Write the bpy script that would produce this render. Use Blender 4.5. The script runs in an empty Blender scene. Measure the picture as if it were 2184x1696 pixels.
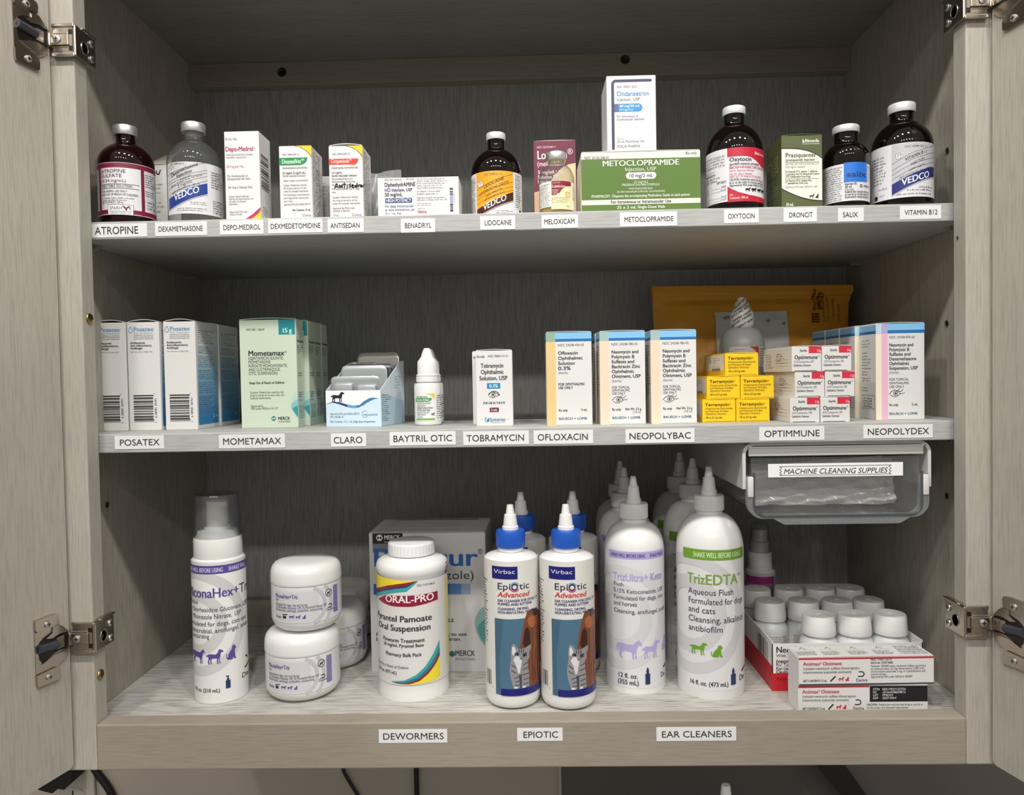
import bpy, bmesh, math, random
from math import sin, cos, pi, asin, sqrt, atan2, radians
from mathutils import Vector, Matrix
from mathutils.geometry import tessellate_polygon
random.seed(7)
SC = bpy.context.scene
COL = SC.collection

# ------------------------------------------------------------------ camera
CAM = Vector((0.3876, -0.6489, 0.3015)); FPX = 1600.0
YAW, PITCH, ROLL = 0.0212, -0.0269, -0.0177
_f = Vector((-sin(YAW)*cos(PITCH), cos(YAW)*cos(PITCH), sin(PITCH)))
_r = Vector((cos(YAW), sin(YAW), 0)); _u = _r.cross(_f)
RT = cos(ROLL)*_r + sin(ROLL)*_u; UP = -sin(ROLL)*_r + cos(ROLL)*_u; FW = _f
cd = bpy.data.cameras.new('camera'); cam = bpy.data.objects.new('camera', cd); COL.objects.link(cam)
cd.sensor_fit = 'HORIZONTAL'; cd.sensor_width = 36.0; cd.lens = FPX/2184*36; cd.clip_start = 0.01
mw = Matrix((RT, UP, -FW)).transposed().to_4x4(); mw.translation = CAM
cam.matrix_world = mw; SC.camera = cam

# ------------------------------------------------------------------ world, lamps, exposure
SC.view_settings.view_transform = 'Standard'; SC.view_settings.look = 'None'
SC.view_settings.gamma = 1; SC.view_settings.exposure = 0.10; SC.view_settings.use_curve_mapping = False
wd = bpy.data.worlds.new('room_ambience'); SC.world = wd; wd.use_nodes = True
_n = wd.node_tree.nodes; _l = wd.node_tree.links.new; _bg = _n['Background']; _bg.inputs[1].default_value = 0.46
_tc = _n.new('ShaderNodeTexCoord'); _sx = _n.new('ShaderNodeSeparateXYZ'); _rp = _n.new('ShaderNodeValToRGB'); _mr = _n.new('ShaderNodeMapRange')
_l(_tc.outputs['Generated'], _sx.inputs[0]); _mr.inputs[1].default_value = -1; _l(_sx.outputs['Z'], _mr.inputs[0]); _l(_mr.outputs[0], _rp.inputs[0]); _l(_rp.outputs[0], _bg.inputs[0])
_rp.color_ramp.elements[0].position = .28; _rp.color_ramp.elements[0].color = (.30, .28, .26, 1)      # dim floor side of the room
_rp.color_ramp.elements[1].position = .62; _rp.color_ramp.elements[1].color = (.97, .98, 1, 1)
for ly, en in ((-0.86, 7.2), (-2.5, 3.6)):           # two rows of recessed ceiling lamps in the room
    for lx in (-0.55, -0.1, 0.36, 0.82, 1.3):
        ld = bpy.data.lights.new('ceiling_downlight', 'AREA'); ld.shape = 'DISK'; ld.size = 0.11
        ld.energy = en; ld.color = (1.0, 0.97, 0.93)
        lo = bpy.data.objects.new('ceiling_downlight', ld); COL.objects.link(lo)
        lo.location = (lx, ly, 1.62)
        lo.rotation_euler = (Vector((0.38, 0.05, 0.25))-lo.location).to_track_quat('-Z', 'Y').to_euler()

# ------------------------------------------------------------------ pixel -> place helpers
def ray(px, py): return (FW + RT*((px-1092)/FPX) + UP*((848-py)/FPX))
def at_y(px, py, Y):
    d = ray(px, py); return CAM + d*((Y-CAM.y)/d.y)
def at_z(px, py, Z):
    d = ray(px, py); return CAM + d*((Z-CAM.z)/d.z)

# ------------------------------------------------------------------ materials
def lin(h):
    h = h.lstrip('#'); o = []
    for i in (0, 2, 4):
        c = int(h[i:i+2], 16)/255; o.append(c/12.92 if c <= .04045 else ((c+.055)/1.055)**2.4)
    return (o[0], o[1], o[2], 1)
MATS = {}
def mat(col, rough=0.45, metal=0.0, spec=0.5, coat=0.0):
    k = (col, rough, metal, spec, coat)
    if k in MATS: return MATS[k]
    m = bpy.data.materials.new('surface_'+col.strip('#')); m.use_nodes = True
    b = m.node_tree.nodes['Principled BSDF']
    b.inputs['Base Color'].default_value = lin(col); b.inputs['Roughness'].default_value = rough
    b.inputs['Metallic'].default_value = metal; b.inputs['Specular IOR Level'].default_value = spec
    b.inputs['Coat Weight'].default_value = coat; b.inputs['Coat Roughness'].default_value = 0.08
    MATS[k] = m; return m
def clear(name, tint='#ffffff', body='#d8d8d8', fac=0.2, rough=0.08, edge=.5):
    if name in MATS: return MATS[name]
    m = bpy.data.materials.new(name); m.use_nodes = True; nt = m.node_tree; N = nt.nodes
    b = N['Principled BSDF']; b.inputs['Base Color'].default_value = lin(body); b.inputs['Roughness'].default_value = rough
    b.inputs['Specular IOR Level'].default_value = 0.6
    t = N.new('ShaderNodeBsdfTransparent'); tm = N.new('ShaderNodeMixRGB'); tm.inputs[1].default_value = lin(tint)
    tm.inputs[2].default_value = [c*edge for c in lin(tint)[:3]]+[1]
    g = N.new('ShaderNodeBsdfGlossy'); g.inputs['Roughness'].default_value = rough
    lw = N.new('ShaderNodeLayerWeight'); lw.inputs[0].default_value = .5
    pw = N.new('ShaderNodeMath'); pw.operation = 'POWER'; pw.inputs[1].default_value = 4
    fr = N.new('ShaderNodeMath'); fr.operation = 'MULTIPLY_ADD'; fr.inputs[1].default_value = .55; fr.inputs[2].default_value = .035
    p2 = N.new('ShaderNodeMath'); p2.operation = 'POWER'; p2.inputs[1].default_value = 2.2; nt.links.new(lw.outputs['Facing'], p2.inputs[0]); nt.links.new(p2.outputs[0], tm.inputs[0]); nt.links.new(tm.outputs[0], t.inputs[0])
    nt.links.new(lw.outputs['Facing'], pw.inputs[0]); nt.links.new(pw.outputs[0], fr.inputs[0])
    m1 = N.new('ShaderNodeMixShader'); m1.inputs[0].default_value = fac
    m2 = N.new('ShaderNodeMixShader')
    L = nt.links.new
    L(t.outputs[0], m1.inputs[1]); L(b.outputs[0], m1.inputs[2])
    L(fr.outputs[0], m2.inputs[0]); L(m1.outputs[0], m2.inputs[1]); L(g.outputs[0], m2.inputs[2])
    L(m2.outputs[0], N['Material Output'].inputs[0]); MATS[name] = m; return m
def wood(name, axis, c0, c1, c2, streak=0.5, rough=0.55):
    m = bpy.data.materials.new(name); m.use_nodes = True; nt = m.node_tree; N = nt.nodes; L = nt.links.new
    b = N['Principled BSDF']; b.inputs['Roughness'].default_value = rough; b.inputs['Specular IOR Level'].default_value = 0.35
    tc = N.new('ShaderNodeTexCoord')
    def noise(scale, sc, det, rgh):
        mp = N.new('ShaderNodeMapping'); mp.inputs['Scale'].default_value = sc
        n = N.new('ShaderNodeTexNoise'); n.inputs['Scale'].default_value = scale
        n.inputs['Detail'].default_value = det; n.inputs['Roughness'].default_value = rgh
        L(tc.outputs['Object'], mp.inputs[0]); L(mp.outputs[0], n.inputs['Vector']); return n
    lo, hi = 0.05, 1.0
    sc = {'x': (lo, hi, hi), 'y': (hi, lo, hi), 'z': (hi, hi, lo)}[axis]
    sc2 = {'x': (.03, .5, .5), 'y': (.5, .03, .5), 'z': (.5, .5, .03)}[axis]
    a = noise(680, sc, 2.5, .6); c = noise(60, sc2, 3, .55); d = noise(5, (1, 1, 1), 2, .5)
    r1 = N.new('ShaderNodeValToRGB'); r1.color_ramp.elements[0].position = .34; r1.color_ramp.elements[1].position = .54
    r1.color_ramp.elements[0].color = lin(c0); r1.color_ramp.elements[1].color = lin(c1); L(a.outputs[0], r1.inputs[0])
    r2 = N.new('ShaderNodeValToRGB'); r2.color_ramp.elements[0].position = .35; r2.color_ramp.elements[1].position = .7
    r2.color_ramp.elements[0].color = lin(c1); r2.color_ramp.elements[1].color = lin(c2); L(c.outputs[0], r2.inputs[0])
    mx = N.new('ShaderNodeMixRGB'); mx.inputs[0].default_value = streak; L(r2.outputs[0], mx.inputs[1]); L(r1.outputs[0], mx.inputs[2])
    hs = N.new('ShaderNodeHueSaturation'); L(mx.outputs[0], hs.inputs['Color'])
    mr = N.new('ShaderNodeMapRange'); mr.inputs[1].default_value = .3; mr.inputs[2].default_value = .7
    mr.inputs[3].default_value = .92; mr.inputs[4].default_value = 1.06; L(d.outputs[0], mr.inputs[0]); L(mr.outputs[0], hs.inputs['Value'])
    L(hs.outputs[0], b.inputs['Base Color'])
    bp = N.new('ShaderNodeBump'); bp.inputs['Strength'].default_value = .12; bp.inputs['Distance'].default_value = .0006
    L(a.outputs[0], bp.inputs['Height']); L(bp.outputs[0], b.inputs['Normal'])
    return m
WV = wood('grey_wood_upright_grain', 'z', '#8c867b', '#aea99d', '#b5b0a4', .42)
WH = wood('grey_wood_level_grain', 'x', '#7a7266', '#988f80', '#a0978a', .36)
WI = wood('grey_wood_interior', 'z', '#74736f', '#a2a19d', '#aaa9a5', .55)
WQ = wood('grey_wood_sides', 'z', '#7b7569', '#a69f93', '#ada69a', .5)
WF = wood('grey_wood_floor', 'x', '#67635e', '#c0bdb6', '#c6c3bc', .62)
WS = wood('grey_wood_shelf', 'x', '#8a8a86', '#b2b2ae', '#b6b6b2', .45)
NICKEL = mat('#b9b0a2', .24, 1.0); STEEL = mat('#d2d0cc', .32, .9); DARK = mat('#17161a', .4)
BRASS = mat('#a08a4c', .3, 1.0); ALU = mat('#c9c7c4', .38, .75)
WHITE = mat('#eceae6', .42); PLASTIC = mat('#e3e2de', .28, 0, .5); PAPER = mat('#ebeae6', .5)
AMBER = mat('#160405', .05, 0, .4); BLACK = mat('#0b0b0d', .45)

# ------------------------------------------------------------------ glyph cache (built-in font)
CHARS = [chr(c) for c in range(33, 127)] + ['®', '™', '•']
GL = {}; ADV = {}
def build_glyphs():
    tmp = bpy.data.collections.new('glyph_bench'); COL.children.link(tmp); todo = []
    for wgt, off in ((0, 0.0),):
        for c in CHARS + ['H']:
            for body in (c, c+'H'):
                cu = bpy.data.curves.new('g', 'FONT'); cu.body = body; cu.size = 1; cu.resolution_u = 3
                cu.offset = off; o = bpy.data.objects.new('g', cu); tmp.objects.link(o); todo.append((wgt, c, body, o))
    bpy.context.view_layer.update(); dg = bpy.context.evaluated_depsgraph_get(); xm = {}
    for wgt, c, body, o in todo:
        e = o.evaluated_get(dg); me = e.to_mesh()
        vs = [(v.co.x, v.co.y) for v in me.vertices]
        if len(body) == 1:
            GL[(wgt, c)] = (vs, [tuple(p.vertices) for p in me.polygons])
        xm[(wgt, body)] = max(v[0] for v in vs) if vs else 0
        e.to_mesh_clear()
    for wgt in (0,):
        for c in CHARS: ADV[(wgt, c)] = xm[(wgt, c+'H')] - xm[(wgt, 'H')]
        ADV[(wgt, ' ')] = 0.27
    for _, _, _, o in todo:
        cu = o.data; bpy.data.objects.remove(o); bpy.data.curves.remove(cu)
    bpy.data.collections.remove(tmp)
build_glyphs()
CAPH = max(v[1] for v in GL[(0, 'H')][0])

# ------------------------------------------------------------------ mesh builder
class MB:
    def __init__(s): s.v = []; s.f = []; s.m = []; s.ml = []
    def mi(s, m):
        if m not in s.ml: s.ml.append(m)
        return s.ml.index(m)
    def add(s, vs, fs, m, M=None):
        b = len(s.v); k = s.mi(m)
        s.v += [tuple(M @ Vector(p)) for p in vs] if M else [tuple(p) for p in vs]
        for f in fs: s.f.append(tuple(b+i for i in f)); s.m.append(k)
    def box(s, x0, x1, y0, y1, z0, z1, m, bev=0.0, M=None, seg=1):
        bm = bmesh.new(); bmesh.ops.create_cube(bm, size=1)
        for v in bm.verts:
            v.co = Vector((x0 if v.co.x < 0 else x1, y0 if v.co.y < 0 else y1, z0 if v.co.z < 0 else z1))
        if bev: bmesh.ops.bevel(bm, geom=bm.edges[:], offset=bev, segments=seg, affect='EDGES', profile=.5)
        s.bm(bm, m, M)
    def bm(s, bm, m, M=None):
        bm.verts.index_update()
        s.add([v.co.copy() for v in bm.verts], [[v.index for v in f.verts] for f in bm.faces], m, M); bm.free()
    def lathe(s, prof, m, n=40, ribs=0, amp=0.0, M=None, cap=True, rib_rng=None):
        vs = []; fs = []; k = len(prof)
        if ribs: n = ribs*4
        for i in range(n):
            a = 2*pi*i/n
            for j, (r, z) in enumerate(prof):
                rr = r
                if ribs and (rib_rng is None or rib_rng[0] <= j <= rib_rng[1]): rr = r*(1+amp*(1 if i % 4 < 2 else -1))
                vs.append((rr*cos(a), rr*sin(a), z))
        for i in range(n):
            i2 = (i+1) % n
            for j in range(k-1):
                if prof[j][0] < 1e-6 and prof[j+1][0] < 1e-6: continue
                fs.append((i*k+j, i2*k+j, i2*k+j+1, i*k+j+1))
        if cap and prof[0][0] > 1e-6: fs.append(tuple(i*k for i in reversed(range(n))))
        if cap and prof[-1][0] > 1e-6: fs.append(tuple(i*k+k-1 for i in range(n)))
        s.add(vs, fs, m, M)
    def tube(s, pts, r, m, n=10, M=None):
        vs = []; fs = []; P = [Vector(p) for p in pts]; ref = Vector((.31, .47, .83))
        for i, p in enumerate(P):
            t = (P[min(i+1, len(P)-1)]-P[max(i-1, 0)]).normalized()
            a = t.cross(ref).normalized(); b = t.cross(a)
            rr = r[i] if isinstance(r, (list, tuple)) else r
            for j in range(n): vs.append(p + rr*(cos(2*pi*j/n)*a + sin(2*pi*j/n)*b))
        for i in range(len(P)-1):
            for j in range(n):
                j2 = (j+1) % n; fs.append((i*n+j, i*n+j2, (i+1)*n+j2, (i+1)*n+j))
        fs.append(tuple(reversed(range(n)))); fs.append(tuple((len(P)-1)*n+j for j in range(n)))
        s.add(vs, fs, m, M)
    def prism(s, pts, y0, y1, m, M=None):   # outline in x,z extruded along y
        n = len(pts)
        vs = [(x, y0, z) for x, z in pts] + [(x, y1, z) for x, z in pts]
        fs = [(i, (i+1) % n, n+(i+1) % n, n+i) for i in range(n)]
        for t in tessellate_polygon([[Vector((x, z, 0)) for x, z in pts]]):
            fs.append(tuple(t)); fs.append(tuple(n+i for i in reversed(t)))
        s.add(vs, fs, m, M)
    def grid(s, fn, nu, nv, m, M=None):
        vs = [fn(i/nu, j/nv) for i in range(nu+1) for j in range(nv+1)]
        fs = [(i*(nv+1)+j, (i+1)*(nv+1)+j, (i+1)*(nv+1)+j+1, i*(nv+1)+j+1) for i in range(nu) for j in range(nv)]
        s.add(vs, fs, m, M)
    def build(s, name, parent=None, smooth=True, ang=35, loc=None, rz=0):
        me = bpy.data.meshes.new(name); me.from_pydata(s.v, [], s.f)
        for m in s.ml: me.materials.append(m)
        me.polygons.foreach_set('material_index', s.m)
        if smooth:
            me.polygons.foreach_set('use_smooth', [True]*len(s.f)); me.set_sharp_from_angle(angle=radians(ang))
        me.update()
        o = bpy.data.objects.new(name, me); COL.objects.link(o)
        if parent: o.parent = parent
        if loc is not None: o.location = loc
        o.rotation_euler.z = rz
        return o
def tag(o, label=None, cat=None, group=None, kind=None):
    for k, v in (('label', label), ('category', cat), ('group', group), ('kind', kind)):
        if v: o[k] = v
    return o
def thing(name, label, cat, loc, rz=0, group=None):
    o = bpy.data.objects.new(name, None); COL.objects.link(o); o.location = loc; o.rotation_euler.z = rz
    o.empty_display_size = .01
    return tag(o, label, cat, group)
def dup(root, loc, label, group=None, rz=None):
    def cp(o, par):
        c = o.copy(); COL.objects.link(c); c.parent = par
        for ch in list(o.children): cp(ch, c)
        return c
    c = cp(root, None); c.location = loc; c['label'] = label
    if rz is not None: c.rotation_euler.z = rz
    if group: c['group'] = group
    return c

# ------------------------------------------------------------------ printing: flat or wrapped sheets, laid out in the photo's pixels
LAY = 0.00006
class Sheet:
    def __init__(s, mb, X, Y, k, map3, step=None, rough=.42):
        s.mb, s.X, s.Y, s.k, s.map3, s.step, s.rough = mb, X, Y, k, map3, step, rough
    n_calls = 0
    def emit(s, polys, col, l):
        s.n_calls += 1; l = l+.01*s.n_calls
        m = col if not isinstance(col, str) else mat(col, s.rough)
        vs = []; fs = []
        for p in polys:
            parts = [p]
            if s.step:
                u0 = min(q[0] for q in p); u1 = max(q[0] for q in p)
                if u1-u0 > s.step:
                    parts = []; n = int((u1-u0)/s.step)+1
                    for i in range(n):
                        a = u0+(u1-u0)*i/n; b = u0+(u1-u0)*(i+1)/n
                        c = clip(clip(p, a, 1), b, -1)
                        if len(c) > 2: parts.append(c)
            for q in parts:
                b = len(vs); vs += [s.map3(u, v, l*LAY) for u, v in q]; fs.append(tuple(range(b, b+len(q))))
        s.mb.add(vs, fs, m)
    def R(s, x0, y0, x1, y1, col, l=1):
        a, b, c, d = s.X(x0), s.X(x1), s.Y(y1), s.Y(y0); s.emit([[(a, c), (b, c), (b, d), (a, d)]], col, l)
    def P(s, pts, col, l=1):
        q = [(s.X(x), s.Y(y)) for x, y in pts]; s.Pm(q, col, l)
    def Pm(s, q, col, l):
        tr = tessellate_polygon([[Vector((a, b, 0)) for a, b in q]]); out = []
        for t in tr:
            p = [q[i] for i in t]
            ar = sum(p[i][0]*p[(i+1) % 3][1]-p[(i+1) % 3][0]*p[i][1] for i in range(3))
            out.append(p if ar > 0 else p[::-1])
        s.emit(out, col, l)
    def S(s, top, bot, col, l=1):   # ribbon between two polylines
        q = []
        for i in range(len(top)-1):
            q.append([(s.X(x), s.Y(y)) for x, y in (bot[i], bot[i+1], top[i+1], top[i])])
        s.emit(q, col, l)
    def C(s, x, y, r, col, l=2, n=18, sy=1):
        s.Pm([(s.X(x)+r*s.k*cos(2*pi*i/n), s.Y(y)+sy*r*s.k*sin(2*pi*i/n)) for i in range(n)], col, l)
    def O(s, x, y, r, w, col, l=2, a0=0, a1=360, n=24, sy=1):
        q = []; cx, cy = s.X(x), s.Y(y)
        for i in range(n):
            a = radians(a0+(a1-a0)*i/n); b = radians(a0+(a1-a0)*(i+1)/n); ri, ro = (r-w/2)*s.k, (r+w/2)*s.k
            q.append([(cx+ri*cos(a), cy+sy*ri*sin(a)), (cx+ro*cos(a), cy+sy*ro*sin(a)), (cx+ro*cos(b), cy+sy*ro*sin(b)), (cx+ri*cos(b), cy+sy*ri*sin(b))])
        s.emit(q, col, l)
    def L(s, pts, w, col, l=2):
        P = [(s.X(x), s.Y(y)) for x, y in pts]; q = []; h = w*s.k/2
        for (a, b), (c, d) in zip(P, P[1:]):
            n = math.hypot(c-a, d-b) or 1; ox, oy = -(d-b)/n*h, (c-a)/n*h; ex, ey = (c-a)/n*h*.5, (d-b)/n*h*.5
            q.append([(a-ox-ex, b-oy-ey), (c-ox+ex, d-oy+ey), (c+ox+ex, d+oy+ey), (a+ox-ex, b+oy-ey)])
        s.emit(q, col, l)
    def T(s, txt, x0, x1, yb, h, col='#26262b', b=0, it=0.0, rot=0, l=4, sl=0.0):
        sy = h*s.k/CAPH; adv = sum(ADV.get((0, c), .3) for c in txt)
        if not rot:
            ua = s.X(x0); sx = sy if x1 is None else (s.X(x1)-ua)/adv; vb = s.Y(yb)
            f = lambda x, y: (ua+x*sx+it*y*sy, vb+y*sy+sl*x*sx)
        else:      # reading upwards; x0 = baseline x, yb = start (low) , x1 = end y
            ua = s.X(x0); va = s.Y(yb); sx = (s.Y(x1)-va)/adv
            f = lambda x, y: (ua-y*sy, va+x*sx)
        for pas in ((0, 0), (1, .022), (2, -.02))[:3 if b else 1]:
            x = pas[1]; out = []
            for c in txt:
                g = GL.get((0, c))
                if g:
                    vs, fs = g
                    for fc in fs: out.append([f(x+vs[i][0], vs[i][1]) for i in fc])
                x += ADV.get((0, c), .3)
            s.emit(out, col, l+.3*pas[0])
    def G(s, x0, x1, y0, y1, n, col='#77777c', ragged=.25, l=2, fill=.45):   # unreadable fine print
        q = []; dy = (y1-y0)/n; rd = random.Random(int(x0*7+y0*13))
        for i in range(n):
            yb = y0+(i+.82)*dy; fs = min(dy, 6)*.95; x = x0; xe = x1-(x1-x0)*ragged*rd.random()*(1 if i < n-1 else 2)
            while x < xe:
                for j in range(rd.randint(2, 9)):
                    w = fs*rd.choice((.1, .17, .2, .2, .3)); hh = fs*rd.choice((.36, .36, .4, .42, .58, .6))
                    if x+w > xe: break
                    q.append([(s.X(x), s.Y(yb)), (s.X(x+w), s.Y(yb)), (s.X(x+w), s.Y(yb-hh)), (s.X(x), s.Y(yb-hh))]); x += w+fs*.15
                x += fs*.3
        s.emit(q, col, l)
    def BAR(s, x0, y0, x1, y1, col='#1c1c20', vert=True, n=34, seed=3, l=3):
        rd = random.Random(seed); w = [rd.choice((1, 1, 2, 3)) for _ in range(n)]; tot = sum(w); a = 0
        for i, k in enumerate(w):
            f0, f1 = a/tot, (a+k)/tot; a += k
            if i % 2 == 0:
                if vert: s.R(x0+(x1-x0)*f0, y0, x0+(x1-x0)*f1, y1, col, l)
                else: s.R(x0, y0+(y1-y0)*f0, x1, y0+(y1-y0)*f1, col, l)
    def SIL(s, kind, x0, y0, x1, y1, col, l=3):
        s.P([(x0+(x1-x0)*a, y1+(y0-y1)*b) for a, b in SILH[kind]], col, l)
def clip(p, a, sg):
    out = []; n = len(p)
    for i in range(n):
        q, r = p[i], p[(i+1) % n]; dq, dr = (q[0]-a)*sg, (r[0]-a)*sg
        if dq >= 0: out.append(q)
        if dq*dr < 0:
            t = dq/(dq-dr); out.append((q[0]+(r[0]-q[0])*t, q[1]+(r[1]-q[1])*t))
    return out
SILH = {
 'dog': [(0, .56), (.05, .62), (.1, .62), (.17, .7), (.3, .7), (.55, .66), (.66, .76), (.7, .9), (.78, 1), (.86, .98), (1, .86), (.98, .8), (.86, .78), (.83, .68), (.82, .5), (.78, .4), (.79, .12), (.85, .04), (.77, .03), (.74, .12), (.73, .36), (.69, .36), (.68, .1), (.72, .0), (.63, .0), (.62, .12), (.62, .38), (.4, .4), (.32, .36), (.3, .22), (.33, .06), (.35, .02), (.27, .02), (.24, .2), (.25, .34), (.2, .3), (.17, .2), (.21, .04), (.22, 0), (.13, 0), (.11, .2), (.15, .4), (.12, .55), (.06, .5)],
 'cat': [(.12, .04), (.02, .2), (.02, .42), (.08, .46), (.1, .4), (.08, .24), (.18, .14), (.22, .38), (.4, .58), (.56, .7), (.6, .86), (.66, 1), (.72, .92), (.82, .96), (.86, 1), (.9, .86), (1, .78), (.98, .7), (.86, .66), (.86, .4), (.9, .12), (1, .04), (.96, 0), (.76, 0), (.74, .14), (.66, .1), (.66, 0), (.3, 0)],
 'horse': [(.0, .62), (.02, .36), (.05, .34), (.08, .55), (.12, .66), (.1, .5), (.12, .36), (.1, .22), (.16, .02), (.24, 0), (.25, .04), (.2, .1), (.2, .24), (.26, .38), (.32, .42), (.6, .36), (.62, .2), (.62, .04), (.7, 0), (.72, .04), (.68, .1), (.69, .3), (.74, .36), (.73, .06), (.78, .04), (.8, .08), (.78, .2), (.78, .4), (.82, .56), (.84, .7), (.9, .74), (.97, .68), (1, .72), (.98, .82), (.9, .94), (.87, 1), (.84, .94), (.74, .86), (.64, .74), (.5, .74), (.32, .76), (.16, .78), (.06, .74)],
 'cow': [(.0, .3), (.03, .75), (.1, .82), (.7, .84), (.76, .95), (.86, .98), (1, .8), (.96, .7), (.86, .66), (.8, .5), (.8, 0), (.7, 0), (.68, .34), (.4, .3), (.34, .34), (.3, 0), (.2, 0), (.16, .4), (.1, .44), (.06, .66)],
 'hawk': [(0, 1), (.3, .86), (.5, .6), (.62, .72), (.74, .88), (1, 1), (.84, .6), (.62, .4), (.64, .2), (.5, 0), (.4, .2), (.36, .42), (.14, .6)],
}
def eye(s, x0, y0, x1, y1, col='#33333a', lash=True):
    w, h = x1-x0, y1-y0; mx, my = x0+w*.42, y0+h*.5
    e = .72 if lash else 1.0
    up = [(x0, my+h*.12), (x0+w*.15, y0+h*.22), (x0+w*.36, y0), (x0+w*.6, y0+h*.2), (x0+w*e, my+h*.1)]
    dn = [(x0+w*.08, my+h*.25), (x0+w*.25, y1-h*.06), (x0+w*.42, y1), (x0+w*.6, y1-h*.2), (x0+w*e, my+h*.1)]
    s.L(up, h*.08, col); s.L(dn, h*.07, col); s.O(mx, my, h*.3, h*.07, col); s.C(mx, my, h*.15, col, 3)
    if lash:
        s.L([(x0+w*.7, my), (x0+w*.92, my+h*.05), (x1, my-h*.1)], h*.07, col); s.L([(x0+w*.58, y0+h*.2), (x0+w*.8, y0+h*.2), (x0+w*.9, y0-h*.1)], h*.07, col)
        s.L([(x0+w*.48, y0+h*.1), (x0+w*.62, y0), (x0+w*.68, y0-h*.15)], h*.07, col)

# ------------------------------------------------------------------ cartons
def face_sheet(mb, side, w, d, h, rect):
    xl, yt, xr, yb = rect
    def Y(py): return (yb-py)/(yb-yt)*h
    if side == 'front':
        X = lambda px: (px-xl)/(xr-xl)*w-w/2; mp = lambda u, v, o: (u, -d/2-o, v); k = h/(yb-yt)
    elif side == 'right':
        X = lambda px: (px-xl)/(xr-xl)*d-d/2; mp = lambda u, v, o: (w/2+o, u, v); k = h/(yb-yt)
    elif side == 'left':
        X = lambda px: (px-xl)/(xr-xl)*d-d/2; mp = lambda u, v, o: (-w/2-o, -u, v); k = h/(yb-yt)
    else:
        X = lambda px: (px-xl)/(xr-xl)*w-w/2; Y = lambda py: (yb-py)/(yb-yt)*d-d/2; mp = lambda u, v, o: (u, v, h+.0011+o); k = w/(xr-xl)
    return Sheet(mb, X, Y, k, mp)
def carton(name, label, cat, px, Y, depth, zb, draws={}, col='#dddbd7', group=None, rz=0, bev=.0004, h=None, w=None, flap=None, parts=False, drop=0):
    """px = (left, top, right) of the front face in the photo; Y = depth of the front face."""
    xl, yt, xr = px; ym = (yt+700)/2
    p0 = at_y(xl, yt+60, Y); p1 = at_y(xr, yt+60, Y)
    W_ = w or (p1-p0).length; H_ = h or at_y((xl+xr)/2, yt, Y).z-zb
    loc = Vector(((p0.x+p1.x)/2, Y+depth/2, zb))
    root = None
    mb = MB(); m = mat(col, .42); mb.box(-W_/2, W_/2, -depth/2, depth/2, 0, H_, m, bev)
    # a paper box's closing seams
    for side, (rect, fn) in draws.items(): fn(face_sheet(mb, side, W_, depth, H_, rect))
    if flap:
        root = thing(name, label, cat, loc, rz, group); mb.build('carton_body', root, smooth=False)
        f = MB(); lift = flap if isinstance(flap, float) else .0012
        n = 10
        top = [(-W_/2+.0006+(W_-.0012)*i/n, lift*sin(pi*i/n)) for i in range(n+1)]
        vs = []; fs = []
        for yy in (-depth/2+.0002, depth/2-.001):
            for x, z in top: vs.append((x, yy, H_+.0002+(z if yy < 0 else z*.2)+.0005))
            for x, z in top: vs.append((x, yy, H_+.0002+(z if yy < 0 else z*.2)))
        q = n+1
        for i in range(n):
            fs += [(i, i+1, 2*q+i+1, 2*q+i), (q+i+1, q+i, 3*q+i, 3*q+i+1), (q+i, q+i+1, i+1, i), (2*q+i, 2*q+i+1, 3*q+i+1, 3*q+i)]
        fs += [(0, 2*q, 3*q, q), (n, q+n, 3*q+n, 2*q+n)]
        f.add(vs, fs, m); f.build('lid_flap', root)
        return root
    o = mb.build(name, None, smooth=False, loc=loc, rz=rz); return tag(o, label, cat, group)
def base_y(px, py, zb): return at_z(px, py, zb).y
# ------------------------------------------------------------------ the place: wall, counter, cabinet
W, D, DE, T = 0.762, 0.3012, 0.0253, 0.019
S1T, S1B, S2T, S2B, FL, ZT, ZB, HR = 0.4481, 0.4323, 0.2561, 0.2391, -0.0071, 0.6967, -0.041, 0.6681
YS = 0.0233; YW = D+0.02
def struct(name, mb, **k): return tag(mb.build(name, smooth=False), kind='structure')
wx = at_y(1191, 1668, YW-.004).x
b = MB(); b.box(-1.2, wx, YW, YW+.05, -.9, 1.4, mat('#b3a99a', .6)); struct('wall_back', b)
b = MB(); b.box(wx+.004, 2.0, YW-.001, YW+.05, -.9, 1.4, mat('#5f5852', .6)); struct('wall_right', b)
b = MB(); b.box(wx, wx+.004, YW-.004, YW+.04, -.9, -.0, mat('#b9b1a4', .5), .001); struct('trim_1', b)
b = MB(); b.box(-1.2, 2.0, -.3, YW, -.37, -.33, mat('#8d877e', .4), .004)
tag(b.build('countertop', smooth=False), 'grey worktop running under the wall cabinet', 'worktop')

CROOT = Vector((W/2, .15, ZB))
cab = thing('wall_cabinet', 'open grey wood wall cabinet with two doors and a bottom rail of white stickers', 'cabinet', CROOT)
def part(name, mb, parent=None, smooth=False, **k):
    o = mb.build(name, parent or cab, smooth=smooth, **k)
    if not parent: o.location = -CROOT
    return o
def panel(name, x0, x1, y0, y1, z0, z1, m, bev=.0008):
    b = MB(); b.box(x0, x1, y0, y1, z0, z1, m, bev, seg=2); return part(name, b)
panel('side_panel', -.038, -DE, T, D, ZB, .73, WQ); panel('side_panel', W+DE, W+.038, T, D, ZB, .73, WQ)
panel('back_panel', -.038, W+.038, D, D+.012, ZB, .73, WI)
panel('top_panel', -DE, W+DE, T, D, ZT, ZT+.018, wood('grey_wood_top', 'x', '#6f6c68', '#8f8c86', '#97948e', .5))
panel('bottom_panel', -DE, W+DE, T, D, FL-.018, FL, WF)
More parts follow.
